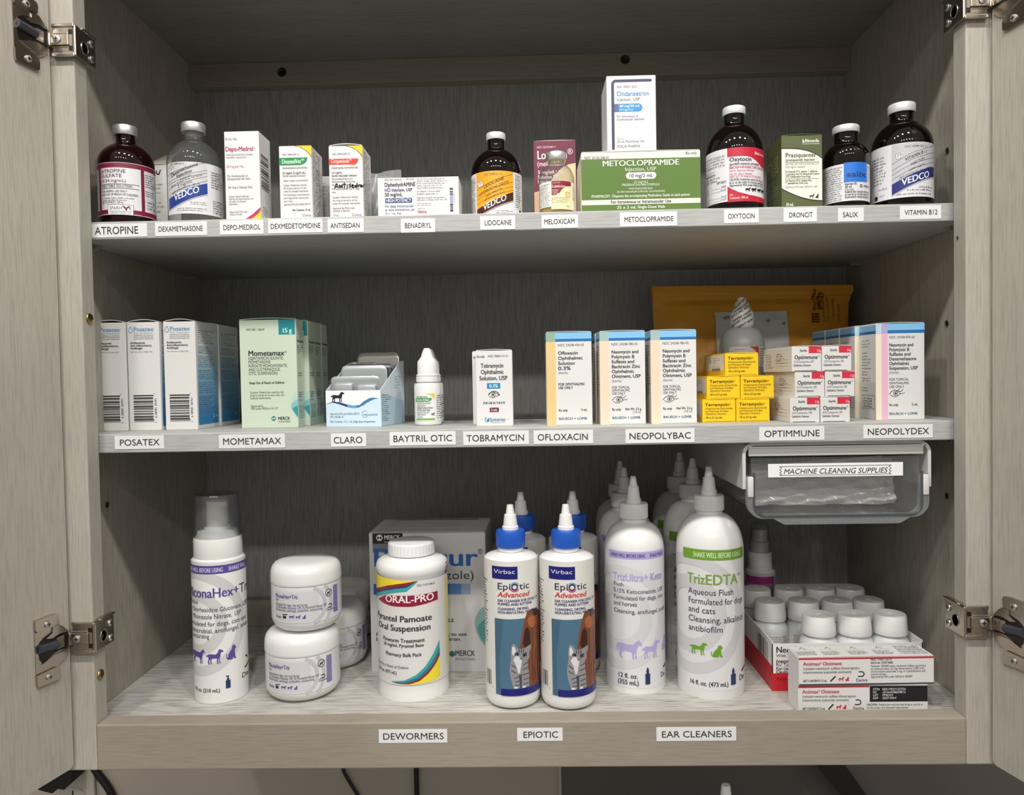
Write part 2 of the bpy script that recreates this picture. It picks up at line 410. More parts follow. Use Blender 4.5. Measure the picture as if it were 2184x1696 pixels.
panel('stile', -.038, 0, 0, T, ZB, .76, WV, .0012); panel('stile', W, W+.038, 0, T, ZB, .76, WV, .0012)
rail = panel('bottom_rail', 0, W, 0, T, ZB, 0, WH, .0012)
panel('top_rail', 0, W, 0, T, .664, .76, WH, .0012)
hr = panel('hanging_rail', -DE, W+DE, D-.018, D, HR, ZT, WH)
panel('hanging_rail', -DE, W+DE, D-.018, D, FL, .026, WH)
def screw(mb, r, m, M):
    mb.lathe([(0, .0001), (r*.9, .0001), (r, .0006), (r*.94, .0012), (r*.5, .0017), (0, .0018)], m, 20, M=M)
    for a in (0, pi/2):
        R = M @ Matrix.Rotation(a, 4, 'Z'); mb.box(-r*.55, r*.55, -r*.12, r*.12, .0016, .00195, DARK, M=R)
def aim(p, n):
    n = Vector(n).normalized(); q = n.to_track_quat('Z', 'Y'); return Matrix.Translation(p) @ q.to_matrix().to_4x4()
for px, py in ((602, 155), (1333, 128)):
    b = MB(); p = at_y(px, py, D-.018); M = aim(p-Vector((0, .0004, 0)), (0, -1, 0))
    b.lathe([(0, .0001), (.0052, .0001), (.0056, .0006), (.005, .001), (.0036, .001), (.003, .0004), (0, .0004)], mat('#4a3f30', .35, .8), 20, M=M)
    b.box(-.002, .002, -.0005, .0005, .0003, .0007, BLACK, M=M)
    o = part('screw', b, hr); o['label'] = 'dark bronze screw'
def at_x(px, py, X):
    d = ray(px, py); return CAM + d*((X-CAM.x)/d.x)
for px, py in ((190, 680), (212, 1440)):
    p = at_x(px, py, 0); b = MB(); M = aim((.0001, max(.0085, min(p.y, .0115)), p.z), (1, 0, 0)); screw(b, .0048, BRASS, M); part('screw', b)['label'] = 'brass screw on the inner edge of the left stile'
for px, py, X in ((228, 1077, -DE), (2021, 322, W+DE), (2020, 690, W+DE), (2020, 1058, W+DE), (2041, 508, W)):
    p = at_x(px, py, X); sg = 1 if X < .3 else -1; b = MB(); r = .0034 if X != W else .0016
    p.y = max(p.y, T+.012) if X != W else .012
    M = aim((X, p.y, p.z), (sg, 0, 0)); b.lathe([(r, .0003), (r*.8, .0003), (r*.78, -.004), (0, -.004)], mat('#2b2622', .5) if X < 2 else DARK, 18, M=M, cap=False)
    b.lathe([(r*1.12, .0001), (r*1.05, .0005), (r*.85, .0005), (r*.8, .0001)], mat('#7d7466', .5), 18, M=M, cap=False)
    b.lathe([(0, .00025), (r*.82, .00025)], mat('#1d1a18', .6), 18, M=M, cap=False)
    part('pin_hole', b)
for s, zb in ((0, S1B), (1, S1B), (0, S2B), (1, S2B)):
    for yy in (.05, .26):
        b = MB(); x = -DE if s == 0 else W+DE; sg = 1 if s == 0 else -1
        b.lathe([(0, 0), (.0025, 0), (.0025, .012), (0, .012)], STEEL, 12, M=aim((x, yy, zb-.0028), (sg, 0, 0)))
        b.box(min(x, x+sg*.014), max(x, x+sg*.014), yy-.005, yy+.005, zb-.0014, zb-.0002, STEEL)
        part('shelf_pin', b)
# stickers -----------------------------------------------------------------
def sticker(parent, off, name, x0, x1, y0, y1, Y, txt, tx0, tx1, tyb, th, glare=False):
    pm = (x0+x1)/2
    a = at_y(x0, (y0+y1)/2, Y); c = at_y(x1, (y0+y1)/2, Y); k = (c-a).length/(x1-x0)
    zc = at_y(pm, (y0+y1)/2, Y).z; zx = (a.x+c.x)/2; h = (y1-y0)*k*.97
    mb = MB(); w = (c.x-a.x)
    mb.box(zx-w/2, zx+w/2, Y-.00035, Y-.00005, zc-h/2, zc+h/2, mat('#e4e3e1', .22 if glare else .4))
    ty = (y0+y1)/2; bx = lambda px: zx+(px-pm)*k
    s = Sheet(mb, bx, lambda py: zc-(py-ty)*k, k, lambda u, v, o: (u, Y-.00035-o, v), None, .4)
    s.T(txt, tx0, tx1, ty+th/2, th, '#2a2a2d')
    o = mb.build(name, parent, smooth=False); o.location = off; o['label'] = 'white printed sticker'
    return o
def shelf(name, label, zb, zt, stick):
    root = Vector((W/2, .16, zb)); b = MB(); b.box(-DE+.001, W+DE-.001, YS, D-.0005, zb, zt, WS, .0009, seg=2)
    t = thing(name, label, 'shelf', root); o = b.build('shelf_board', t, smooth=False); o.location = -root
    for q in stick: sticker(t, -root, 'shelf_label', *q[:4], YS, *q[4:])
    return t
shelf('shelf', 'upper grey shelf carrying the vials and small cartons', S1B, S1T, [
 (192, 314, 477, 506, 'ATROPINE', 203, 296, 0, 15.5), (331, 442, 473, 503, 'DEXAMETHASONE', 338, 433, 0, 10.5), (469, 562, 470, 500, 'DEPO-MEDROL', 476, 556, 0, 10.5),
 (572, 688, 467, 497, 'DEXMEDETOMIDINE', 577, 684, 0, 10.5), (699, 776, 466, 496, 'ANTISEDAN', 705, 768, 0, 10.5), (855, 928, 466, 496, 'BENADRYL', 863, 920, 0, 10.5),
 (1024, 1099, 460, 490, 'LIDOCAINE', 1033, 1091, 0, 10.5), (1155, 1233, 458, 487, 'MELOXICAM', 1160, 1226, 0, 10.5, True), (1322, 1444, 452, 483, 'METOCLOPRAMIDE', 1331, 1436, 0, 10.5),
 (1544, 1618, 446, 476, 'OXYTOCIN', 1552, 1610, 0, 10.5), (1671, 1742, 443, 474, 'DRONCIT', 1682, 1733, 0, 10.5), (1787, 1842, 443, 473, 'SALIX', 1797, 1829, 0, 10.5), (1919, 2007, 438, 468, 'VITAMIN B12', 1929, 1999, 0, 10.5)])
shelf('shelf', 'middle grey shelf carrying the eye and ear medicine cartons', S2B, S2T, [
 (245, 350, 929, 958, 'POSATEX', 255, 341, 0, 13), (467, 608, 926, 956, 'MOMETAMAX', 475, 600, 0, 13.5), (706, 781, 924, 953, 'CLARO', 711, 774, 0, 13.5), (831, 972, 920, 950, 'BAYTRIL OTIC', 838, 965, 0, 13.5),
 (988, 1128, 919, 949, 'TOBRAMYCIN', 995, 1119, 0, 13.5), (1138, 1265, 917, 947, 'OFLOXACIN', 1146, 1255, 0, 13.5), (1334, 1481, 914, 945, 'NEOPOLYBAC', 1341, 1474, 0, 13.5), (1619, 1758, 909, 940, 'OPTIMMUNE', 1629, 1748, 0, 13.5), (1841, 1989, 905, 935, 'NEOPOLYDEX', 1849, 1981, 0, 13.5)])
for q in ((808, 954, 1555, 1585, 'DEWORMERS', 816, 947, 0, 13.5), (1103, 1200, 1552, 1581, 'EPIOTIC', 1115, 1191, 0, 13.5), (1400, 1570, 1550, 1581, 'EAR CLEANERS', 1410, 1561, 0, 13.5)):
    sticker(cab, -CROOT, 'rail_label', *q[:4], 0, *q[4:])
# doors and hinges ----------------------------------------------------------
def rrect(x0, x1, z0, z1, r, n=5):
    o = []
    for cx, cz, a in ((x1-r, z1-r, 0), (x0+r, z1-r, 90), (x0+r, z0+r, 180), (x1-r, z0+r, 270)):
        for i in range(n+1):
            t = radians(a+90*i/n); o.append((cx+r*cos(t), cz+r*sin(t)))
    return o
class DoorFrame:
    def __init__(s, px, py, Y, ang, sg):
        s.p0 = at_y(px, py, Y); s.zb = s.p0.z; s.sg = sg
        s.a = Vector((sin(ang)*sg, cos(ang), 0)); s.n = Vector((cos(ang)*sg, -sin(ang), 0))
        s.p0 = Vector((s.p0.x, s.p0.y, 0))
        if sg > 0: s.M = Matrix((s.a, -s.n, Vector((0, 0, 1)))).transposed().to_4x4()
        else: s.M = Matrix((s.a, s.n, Vector((0, 0, 1)))).transposed().to_4x4()
        s.M.translation = s.p0
    def out(s, t): return -t if s.sg > 0 else t     # distance t in front of the inner face, in the local y
    def loc(s, px, py):
        d = ray(px, py); t = (s.p0-CAM).dot(s.n)/d.dot(s.n); p = CAM+d*t-s.p0
        return p.dot(s.a), p.z
DL = DoorFrame(156, 1600, -.0035, radians(14.6), 1); DR = DoorFrame(2117, 1590, -.0035, radians(13.4), -1)
DL.zb = at_y(155, 1637, -.0035).z; DR.zb = at_y(2120, 1629, -.0035).z
def door(F, label):
    b = MB(); pts = rrect(-.42, -.0, F.zb, .78, .005)
    if F.sg > 0: b.prism(pts, 0, .019, WV, F.M)
    else: b.prism(pts, -.019, 0, WV, F.M)
    o = part('door', b); o['label'] = label; bm = o.modifiers.new('soft_edge', 'BEVEL'); bm.width = .0015; bm.segments = 2; bm.limit_method = 'ANGLE'
    return o
door(DL, 'left door swung open'); door(DR, 'right door swung open')
q = lambda x, y: (50+x/8.48, 1280+y/8.48)
ZH = .0
def cupl(pts):
    return [DL.loc(*q(x, y)) for x, y in pts]
c0 = cupl([(600, 780)])[0]
PL = {'tab1': [(170, 380), (470, 262), (570, 240), (600, 290), (590, 430), (230, 600), (175, 560)], 'tab2': [(205, 1370), (560, 1200), (620, 1210), (635, 1270), (630, 1390), (600, 1430), (230, 1580), (215, 1540)],
 'main': [(180, 600), (500, 480), (600, 430), (700, 470), (770, 540), (815, 640), (810, 860), (760, 1010), (700, 1100), (600, 1200), (215, 1360)],
 'hole': [(240, 900), (262, 780), (330, 690), (480, 580), (780, 565), (780, 870), (640, 900), (480, 1000), (330, 1150), (270, 1090)], 's1': [(390, 435)], 's2': [(425, 1385)],
 'd0': [(250, 900)], 'd1': [(580, 800)], 'lip': [(300, 1165), (500, 1000), (770, 890), (790, 940), (700, 1060), (600, 1150)], 'lip2': [(370, 700), (490, 590), (500, 480), (620, 440), (790, 560), (620, 600), (480, 690)]}
PL = {k: [(a, z-c0[1]) for a, z in cupl(v)] for k, v in PL.items()}
def hinge(F, zc, left):
    mx = (lambda x: x) if left else (lambda x: W-x)
    def bx(b, x0, x1, y0, y1, z0, z1, m, bev=0):
        a, c = sorted((mx(x0), mx(x1))); b.box(a, c, y0, y1, zc+z0, zc+z1, m, bev, seg=2)
    b = MB()
    bx(b, -.0165, .0035, -.0042, -.0003, -.0125, .0125, NICKEL, .0012)
    bx(b, -.0165, .0035, -.0052, -.0035, .0108, .0142, NICKEL, .0008); bx(b, -.0165, .0035, -.0052, -.0035, -.0142, -.0108, NICKEL, .0008)
    bx(b, .0006, .0045, -.0042, .026, -.0135, .0135, NICKEL, .0012)
    bx(b, .0006, .0058, .004, .026, .0122, .0142, NICKEL, .0005)
    bx(b, -.0015, .0015, -.0046, -.0035, .005, .009, BLACK); bx(b, -.0015, .0015, -.0046, -.0035, -.009, -.005, BLACK)
    bx(b, -.0165, -.0025, -.0049, -.004, .0052, .0064, NICKEL, .0004); bx(b, -.0165, -.0025, -.0049, -.004, -.0064, -.0052, NICKEL, .0004)
    sg = 1 if left else -1
    b.lathe([(0, .0001), (.0044, .0001), (.005, .0005), (.0052, .0002)], BLACK, 20, M=aim((mx(.0044), .0085, zc-.002), (sg, 0, 0)), cap=False)
    b.lathe([(.0046, .0001), (.0052, .0006), (.0056, .0001)], NICKEL, 20, M=aim((mx(.0045), .0085, zc-.002), (sg, 0, 0)), cap=False)
    h = part('hinge', b); h['label'] = 'nickel hinge clipped round the stile'
    b = MB(); bx(b, -.0215, -.0012, -.0062, -.0042, -.0048, .0048, NICKEL, .0006); bx(b, -.019, -.016, -.0072, -.0042, -.0058, .0058, NICKEL, .001)
    P = F.M @ Vector((PL['d1'][0][0], F.out(.001), zc)); Q = Vector((mx(-.019), -.006, zc))
    d = P-Q; e = Vector((0, 0, 1)); n = d.cross(e).normalized()*.0006
    vs = [Q+n-e*.005, Q+n+e*.005, P+n+e*.005, P+n-e*.005, Q-n-e*.005, Q-n+e*.005, P-n+e*.005, P-n-e*.005]
    b.add(vs, [(0, 1, 2, 3), (7, 6, 5, 4), (0, 4, 5, 1), (1, 5, 6, 2), (2, 6, 7, 3), (3, 7, 4, 0)], NICKEL)
    part('hinge_arm', b, h)
    for x, y, z, nn in ((-.0105, -.0062, 0, (0, -1, 0)), (.0045, .0185, .006, (sg, 0, 0)), (.0045, .0185, -.0075, (sg, 0, 0))):
        b = MB(); screw(b, .0032, STEEL, aim((mx(x), y, zc+z), nn)); part('screw', b, h)
    M = F.M.copy(); M.translation = F.p0+Vector((0, 0, zc)); o = F.out
    b = MB()
    def pr(k, t0, t1, m):
        y0, y1 = sorted((o(t0), o(t1))); b.prism(PL[k], y0, y1, m, M)
    pr('main', .0002, .0012, NICKEL); pr('tab1', .0004, .0027, NICKEL); pr('tab2', .0004, .0027, NICKEL)
    pr('hole', .0011, .0014, mat('#2c2826', .3, .6)); pr('lip', .0013, .0024, NICKEL); pr('lip2', .0013, .0024, NICKEL)
    cp = part('cup_plate', b, h)
    b = MB(); A = M @ Vector((PL['d0'][0][0], o(.0015), PL['d0'][0][1])); B = M @ Vector((PL['d1'][0][0], o(.0015), PL['d1'][0][1]))
    b.tube([A, A+(B-A)*.5, B], .0038, mat('#34353c', .35), 14); part('damper', b, h, smooth=True)['label'] = 'dark plastic damper'
    for k in ('s1', 's2'):
        a, z = PL[k][0]; b = MB(); p = M @ Vector((a, o(.0026), z)); screw(b, .0029, STEEL, aim(p, F.n)); part('screw', b, h)
zl = DL.loc(*q(600, 780))[1]
hinge(DL, zl, True); hinge(DL, at_y(165, 85, -.004).z, True); hinge(DR, at_y(2095, 1327, -.004).z, False); hinge(DR, at_y(2090, 3, -.004).z, False)

# things below the cabinet -------------------------------------------------
def on_wall(px, py, off=.0): return at_y(px, py, YW-off)
b = MB(); p = on_wall(172, 1700); b.box(p.x-.028, p.x+.022, YW-.006, YW, p.z-.075, p.z+.048, mat('#cfc8bb', .4), .002, seg=2)
t = tag(b.build('wall_outlet', smooth=False), 'cream wall socket plate under the left end of the cabinet', 'socket')
b = MB(); pc = on_wall(157, 1706, .006); M = aim((pc.x, YW-.006, pc.z), (0, -1, 0)); b.lathe([(0, .0012), (.0165, .0012), (.0172, .0004), (.0172, 0)], mat('#d8d1c4', .4), 28, M=M, cap=False)
b.box(pc.x-.0008, pc.x+.0008, YW-.0076, YW-.0071, pc.z+.0055, pc.z+.0125, BLACK); b.build('socket', t, smooth=False)
b = MB(); pts = [on_wall(x, y, .03) for x, y in ((92, 1676), (122, 1684), (134, 1674), (147, 1676), (160, 1664), (163, 1620), (92, 1620))]
b.prism([(v.x, v.z) for v in pts], YW-.04, YW-.0075, BLACK); o = tag(b.build('power_adapter', smooth=False), 'black power adapter plugged in at far left below the cabinet', 'plug')
def cord(name, label, pix, r, off, cat='cable'):
    b = MB(); P = [on_wall(x, y, off) for x, y in pix]; F = []
    for i in range(len(P)-1):
        p0, p1, p2, p3 = P[max(i-1, 0)], P[i], P[i+1], P[min(i+2, len(P)-1)]
        for k in range(6):
            t = k/6; F.append(.5*((2*p1)+(p2-p0)*t+(2*p0-5*p1+4*p2-p3)*t*t+(3*p1-p0-3*p2+p3)*t**3))
    F.append(P[-1]); b.tube(F, r, BLACK, 12); tag(b.build(name), label, cat)
cord('power_cable', 'thick black cable slanting down beside the wall socket', [(180, 1600), (205, 1645), (228, 1676), (240, 1700), (262, 1760), (300, 1800)], .0048, .006)
cord('power_cable', 'thin curved black cable hanging left of the straight one', [(725, 1610), (733, 1645), (748, 1672), (765, 1700), (800, 1760)], .0022, .004)
cord('power_cable', 'straight vertical black cable hanging below the middle of the rail', [(888, 1610), (888, 1650), (889, 1700), (889, 1780)], .0033, .005)
b = MB(); pts = [on_wall(x, y, .02) for x, y in ((1722, 1610), (1786, 1610), (1872, 1730), (1822, 1730))]; b.prism([(v.x, v.z) for v in pts], YW-.024, YW-.006, BLACK)
tag(b.build('support_strut', smooth=False), 'wide black strut slanting down on the dark wall at right', 'strut')
zc = -.33; p = at_y(1548, 1674, .12); hb = p.z-zc
t = thing('dropper_bottle', 'white pointed tip of a bottle standing on the worktop below the cabinet', 'bottle', (p.x, .12, zc))
b = MB(); b.lathe([(0, 0), (.025, 0), (.027, .002), (.027, hb-.09), (.022, hb-.075), (.012, hb-.07), (.012, hb-.06)], PLASTIC); b.build('body', t)
b = MB(); b.lathe([(.014, hb-.06), (.014, hb-.04), (.0085, hb-.038), (.0045, hb-.0006), (.004, hb), (0, hb)], PLASTIC, cap=False); b.build('tip', t)
# ------------------------------------------------------------------ round things
def cyl_sheet(mb, r, cx, half, Yf, zb, step=.002, rough=.35, turn=0.0):
    """sheet wrapped on a cylinder: photo x is unrolled to arc length, photo y read on the front line"""
    a, c = at_y(cx, 800, Yf), at_y(cx+10, 800, Yf); k = (c-a).length/10
    rp = half
    X = lambda px: r*asin(max(-.9999, min(.9999, (px-cx)/rp)))
    def Y(py): return at_y(cx, py, Yf).z-zb
    t0 = turn; mp = lambda u, v, o: ((r+o+.00021)*sin(u/r+t0), -(r+o+.00021)*cos(u/r+t0), v)
    return Sheet(mb, X, Y, k, mp, step, rough)
def wrap(mb, r, z0, z1, a0, a1, m, t=.00012, turn=0.0):
    n = max(6, int(abs(a1-a0)/4)); vs = []
    for i in range(n+1):
        a = radians(a0+(a1-a0)*i/n)+turn
        for z in (z0, z1): vs.append(((r+t)*sin(a), -(r+t)*cos(a), z))
    mb.add(vs, [(2*i, 2*i+2, 2*i+3, 2*i+1) for i in range(n)], m)
def geom(px, Yc):
    """(xl, xr) of a round body -> centre x, radius, front depth"""
    xl, xr = px; p = at_y((xl+xr)/2, 700, Yc); d = (p-CAM).dot(FW); tn = (p.x-CAM.x)/(Yc-CAM.y); r = (xr-xl)/2/FPX*d*.997/sqrt(1+tn*tn)
    return p.x, r, Yc-r, atan2(CAM.x-p.x, Yc-CAM.y)
def vial(label, px, Yc, ys, glass, capm, draw, zb=S1T, caprx=None, liquid=None, lab=None, cat='vial', la=(-115, 115), x=None, name='medicine_vial', neck=None):
    """ys = (cap top, cap bottom, neck foot, shoulder, label top, label bottom) photo rows"""
    cx, r, Yf, tu = geom(px, Yc); xm = (px[0]+px[1])/2
    p = at_y(xm, (ys[3]+ys[4])/2+40, Yc); cx = p.x
    Z = lambda py, Y=Yc: at_y(xm, py, Y).z-zb
    zt, zc, zn, zs = Z(ys[0]), Z(ys[1]), Z(ys[2]), Z(ys[3])
    rc = caprx/FPX*(Yc-CAM.y); rn = rc*(neck or .8)
    t = thing(name, label, cat, (cx, Yc, zb))
    prof = [(0, 0), (r*.9, 0), (r*.97, .0012), (r, .004), (r, zs)]
    n = 14
    for i in range(1, n+1):
        a = pi/2*i/n; prof.append((rn+(r-rn)*cos(a)**1.5 if i < n else rn*1.04, zs+(zn-zs)*sin(a)))
    prof += [(rn*1.0, zn+.001), (rn*.98, zc-.001), (rn*1.03, zc+.001), (rn*.9, zt-.003), (0, zt-.003)]
    b = MB(); b.lathe(prof, glass, 56); b.build('glass_body', t, ang=50)
    if liquid:
        zl = Z(liquid[0]); b = MB(); b.lathe([(0, .002), (r*.9, .002), (r*.93, .005), (r*.93, zl), (0, zl)], liquid[1], 40); b.build('liquid', t)
    b = MB(); b.lathe([(rn*1.06, zc+.0002), (rc*.97, zc), (rc, zc+.0006), (rc, zt-.0012), (rc*.95, zt-.0002), (rc*.6, zt), (rc*.58, zt-.0008), (0, zt-.0008)], capm, 44); b.build('cap', t)
    b = MB(); zl1, zl0 = Z(ys[4], Yf), Z(ys[5], Yf); wrap(b, r, max(zl0, .002), zl1, la[0], la[1], lab or mat('#dcdbdd', .32), turn=tu)
    wrap(b, r, max(zl0, .002), zl1, la[1], la[0], mat('#d6d6d6', .5), .00005, tu) if glass.name.startswith('clear') else None
    draw(cyl_sheet(b, r, xm, (px[1]-px[0])/2, Yf, zb, turn=tu)); b.build('label', t)
    return t
CLG = clear('clear_glass', '#f2f4f3', '#d2d6d5', .06, .04)

def d_atropine(s):
    c = '#7d1f38'; k = '#2e2a2e'
    s.R(209, 346, 333, 356, c); s.R(209, 446, 333, 455.5, c); s.R(209, 455.5, 333, 457, '#d9c9cc')
    s.R(213, 346, 217, 456, c); s.R(300, 346, 307, 456, c)
    s.T('ATROPINE', 219, 268, 367, 7, '#6b3a48'); s.T('SULFATE', 219, 260, 377, 7, '#6b3a48'); s.T('(0.54 mg/mL)', 219, 269, 387, 6, '#6b3a48')
    s.R(218, 391, 296, 391.8, k, 2); s.T('INJECTABLE SOLUTION', 219, 281, 398, 5, k); s.R(218, 400, 296, 400.8, k, 2)
    s.T('FOR ANIMAL USE ONLY', 219, 270, 409, 4.5, k); s.T('KEEP OUT OF REACH OF CHILDREN', 219, 293, 416, 4.5, k)
    s.G(219, 293, 419, 428, 2, '#55555a'); s.T('NET CONTENTS: 100 mL', 219, 262, 433, 4.5, '#55555a')
    s.R(230, 436, 282, 457.5, '#edecec', 3); s.L([(230, 436), (282, 436), (282, 457.5), (230, 457.5), (230, 436)], .8, '#4a3a46', 4)
    s.T('SPARH', 233, 259, 447, 7.5, '#4a3a46'); s.SIL('hawk', 259, 437.5, 275, 449, c, 5); s.T('K', 273, 279, 447, 7.5, '#4a3a46')
    s.R(232, 449.5, 280, 450.2, '#4a3a46', 4); s.T('LABORATORIES, INC.', 233, 279, 455.5, 4, '#5a4c56')
    s.G(309, 331, 362, 392, 6, '#3d3d42'); s.G(309, 331, 398, 412, 3, '#3d3d42'); s.G(312, 331, 420, 440, 3, '#55555a')
vial('dark red-brown vial with a maroon bordered label at the left end of the upper shelf', (208, 333), .056, (271, 292, 310, 353, 345, 457), AMBER, ALU, d_atropine, caprx=24)
def band(s, x0, y0a, x1, y1a, th, col, l, bow=0, n=8):
    tp = [(x0+(x1-x0)*i/n, y0a+(y1a-y0a)*i/n-bow*sin(pi*i/n)) for i in range(n+1)]; s.S(tp, [(x, y+th) for x, y in tp], col, l)
def vedco(s, x0, x1, top, bot, bg, bcol, L, txtcol, icon, ndc):
    """diagonal two colour label: slanted rules, lettering and a slanted brand band"""
    w = x1-x0; n = 8; (a0, a1), (b0, b1) = L['band']; bow = L.get('bow', 0)
    ln = lambda p, q, d=0: [(x0+w*i/n, p+(q-p)*i/n-bow*sin(pi*i/n)+d) for i in range(n+1)]
    s.R(x0, top, x1, bot, '#dcdbdd', 1); s.S([(x0+w*i/n, top) for i in range(n+1)], ln(a0, a1), bg, 2)
    s.S(ln(a0, a1), ln(b0, b1), bcol, 3); s.S(ln(b0, b1, 1.4), ln(b0, b1, 2.6), L.get('edge', '#8f8f94'), 3)
    for p, q in L['rules']: s.L([(x0, p), ((x0+x1)/2, (p+q)/2-1), (x1, q)], .7, txtcol, 3)
    for tx, xa, ya, xb, yb, h in L['text']: s.T(tx, xa, xb, ya, h, txtcol if tx != 'VEDCO' else '#f2f2f2', b=1 if tx == 'VEDCO' or h > 6.8 else 0, sl=(s.Y(yb)-s.Y(ya))/(s.X(xb)-s.X(xa)))
    s.T(ndc[0], ndc[1], ndc[2], ndc[3], 4, '#6a6058')
    ix, iy = icon; q = [(ix, iy+2), (ix+9, iy), (ix+10.5, iy+11), (ix+1.5, iy+13)]
    s.P(q, '#f0efec', 3); s.L(q+q[:1], .6, txtcol, 4)
    for j in range(3): s.L([(ix+2+j*.7, iy+4+j*2.4), (ix+8.5-j*.9, iy+2.7+j*2.6)], .9, txtcol, 4)
def d_dexa(s):
    vedco(s, 361, 441, 344, 455, '#c9c8c8', '#1e3a8e', dict(bow=2, band=((420.5, 387), (444.5, 410)), rules=[(371, 342.7), (386.5, 358.7), (392, 364.3), (402, 372), (414.8, 381.6)], text=[('Dexamethasone', 367.6, 376.6, 422.8, 351, 7.5), ('Injection', 378, 379, 410, 366, 7), ('VETERINARY', 384, 385.5, 408.6, 374.5, 3.6), ('100 mL Multiple Dose Vial Sterile', 366, 399, 431, 371.5, 4), ('2 mg/mL', 379.6, 400.5, 410.7, 388, 6), ('NET CONTENTS: 100 mL', 369, 413.5, 425.6, 390.5, 4.5), ('VEDCO', 372.5, 428, 424, 408.5, 13.5)]), '#33343a', (363, 353), ('NDC 50989-437-12', 366, 394, 350))
    s.G(404, 441, 428, 436, 2, '#55555a', .1); s.G(378, 441, 441, 450, 2, '#3a3a40', .1)
    s.G(450, 474, 358, 396, 7, '#3d3d42'); s.G(452, 474, 420, 450, 6, '#3d3d42')
vial('clear glass vial with a grey and blue slanted label on the upper shelf', (356, 476), .056, (265, 285, 303, 352, 344, 455), CLG, ALU, d_dexa, caprx=24.5, la=(-72, 120))
# small open carton standing between the two vials
def d_small(s):
    s.L([(335, 361), (335.5, 366), (340, 367.5), (343, 362), (343.5, 360)], 1.8, '#1a1a1c', 3)
    for y, w in ((381, 350), (387, 345), (394, 346), (410, 345), (417, 353), (425, 342), (439, 345), (455, 350), (461, 346)): s.G(322, w, y, y+5, 1, '#6a6a70', .05)
t = carton('medicine_carton', 'white carton with an open curled flap between the red-brown vial and the clear vial', 'box', (316, 352, 357), .122, .03, S1T, {'front': ((316, 352, 357, 476), d_small)}, flap=.0006)
bb = t.children[0].dimensions
b = MB()
H0 = at_y(336, 352, .122).z-S1T; w0 = .0075
Wc = (at_y(357, 400, .122)-at_y(316, 400, .122)).length
b.grid(lambda u, v: (-Wc/2-.002+(Wc+.006)*u, -.013+.012*v*v, H0+.0012+(.0045+.0095*sin(pi*.5*min(1, u*1.2)))*v), 14, 8, mat('#cbbfb0', .6)); fl = b.build('open_flap', t)
m_ = fl.modifiers.new('thickness', 'SOLIDIFY'); m_.thickness = .0006
def d_depo(s):
    m = '#b62a55'; k = '#4c4c52'
    s.T('20 mL Vial', 481, 506, 298, 5, k); s.T('Depo-Medrol', 481, 541, 321, 9.5, m, b=1); s.T('®', 542, 545, 317, 3, m)
    s.T('(methylprednisolone acetate', 482, 540, 330, 4.2, '#77777c'); s.T('injectable suspension)', 482, 526, 335.5, 4.2, '#77777c')
    s.T('20 mg per mL', 483, 520, 355, 5.5, '#c25a78'); s.T('For Intramuscular or', 484, 528, 374.5, 4.6, k); s.T('Intrasynovial Use Only', 484, 533, 380.5, 4.6, k)
    s.T('For Use in Animals Only', 485, 537, 398.5, 5, k)
    for i, (tx, e) in enumerate((('Caution: Federal (USA) law', 529), ('restricts this drug to use by or on', 539), ('the order of a licensed', 522), ('veterinarian.', 505))): s.T(tx, 486, e, 417+i*5.2, 4, '#55555a')
    s.T('Approved by FDA under', 487, 525, 449, 4, '#55555a'); s.T('NADA # 012-204', 487, 513, 454.5, 4, '#55555a')
    top = [(504+i*6, 467-.5*(i*i)*.62-1.1*i) for i in range(9)]; top[-1] = (553, 438)
    s.S(top, [(x, 468) for x, y in top], m, 1); s.S([(x+4, min(y+5.5, 467)) if i < 8 else (553, 444.5) for i, (x, y) in enumerate(top)], [(min(x+4, 553), 468) for x, y in top], '#f0c414', 2)
    s.T('zoetis', 530, 548, 467, 5, '#8a6a20', b=1)
def d_depo_r(s):
    s.BAR(555.5, 325, 568.5, 398, '#3a3a3e', False, 36, 5); s.G(569.5, 571, 330, 400, 16, '#66666a'); s.G(557, 570, 432, 452, 4, '#7a7a80')
carton('medicine_carton', 'tall white carton with pink heading and yellow corner beside the clear vial', 'box', (479, 280, 553), .036, .03, S1T, {'front': ((479, 280, 553, 468), d_depo), 'right': ((553, 280, 573, 468), d_depo_r)})
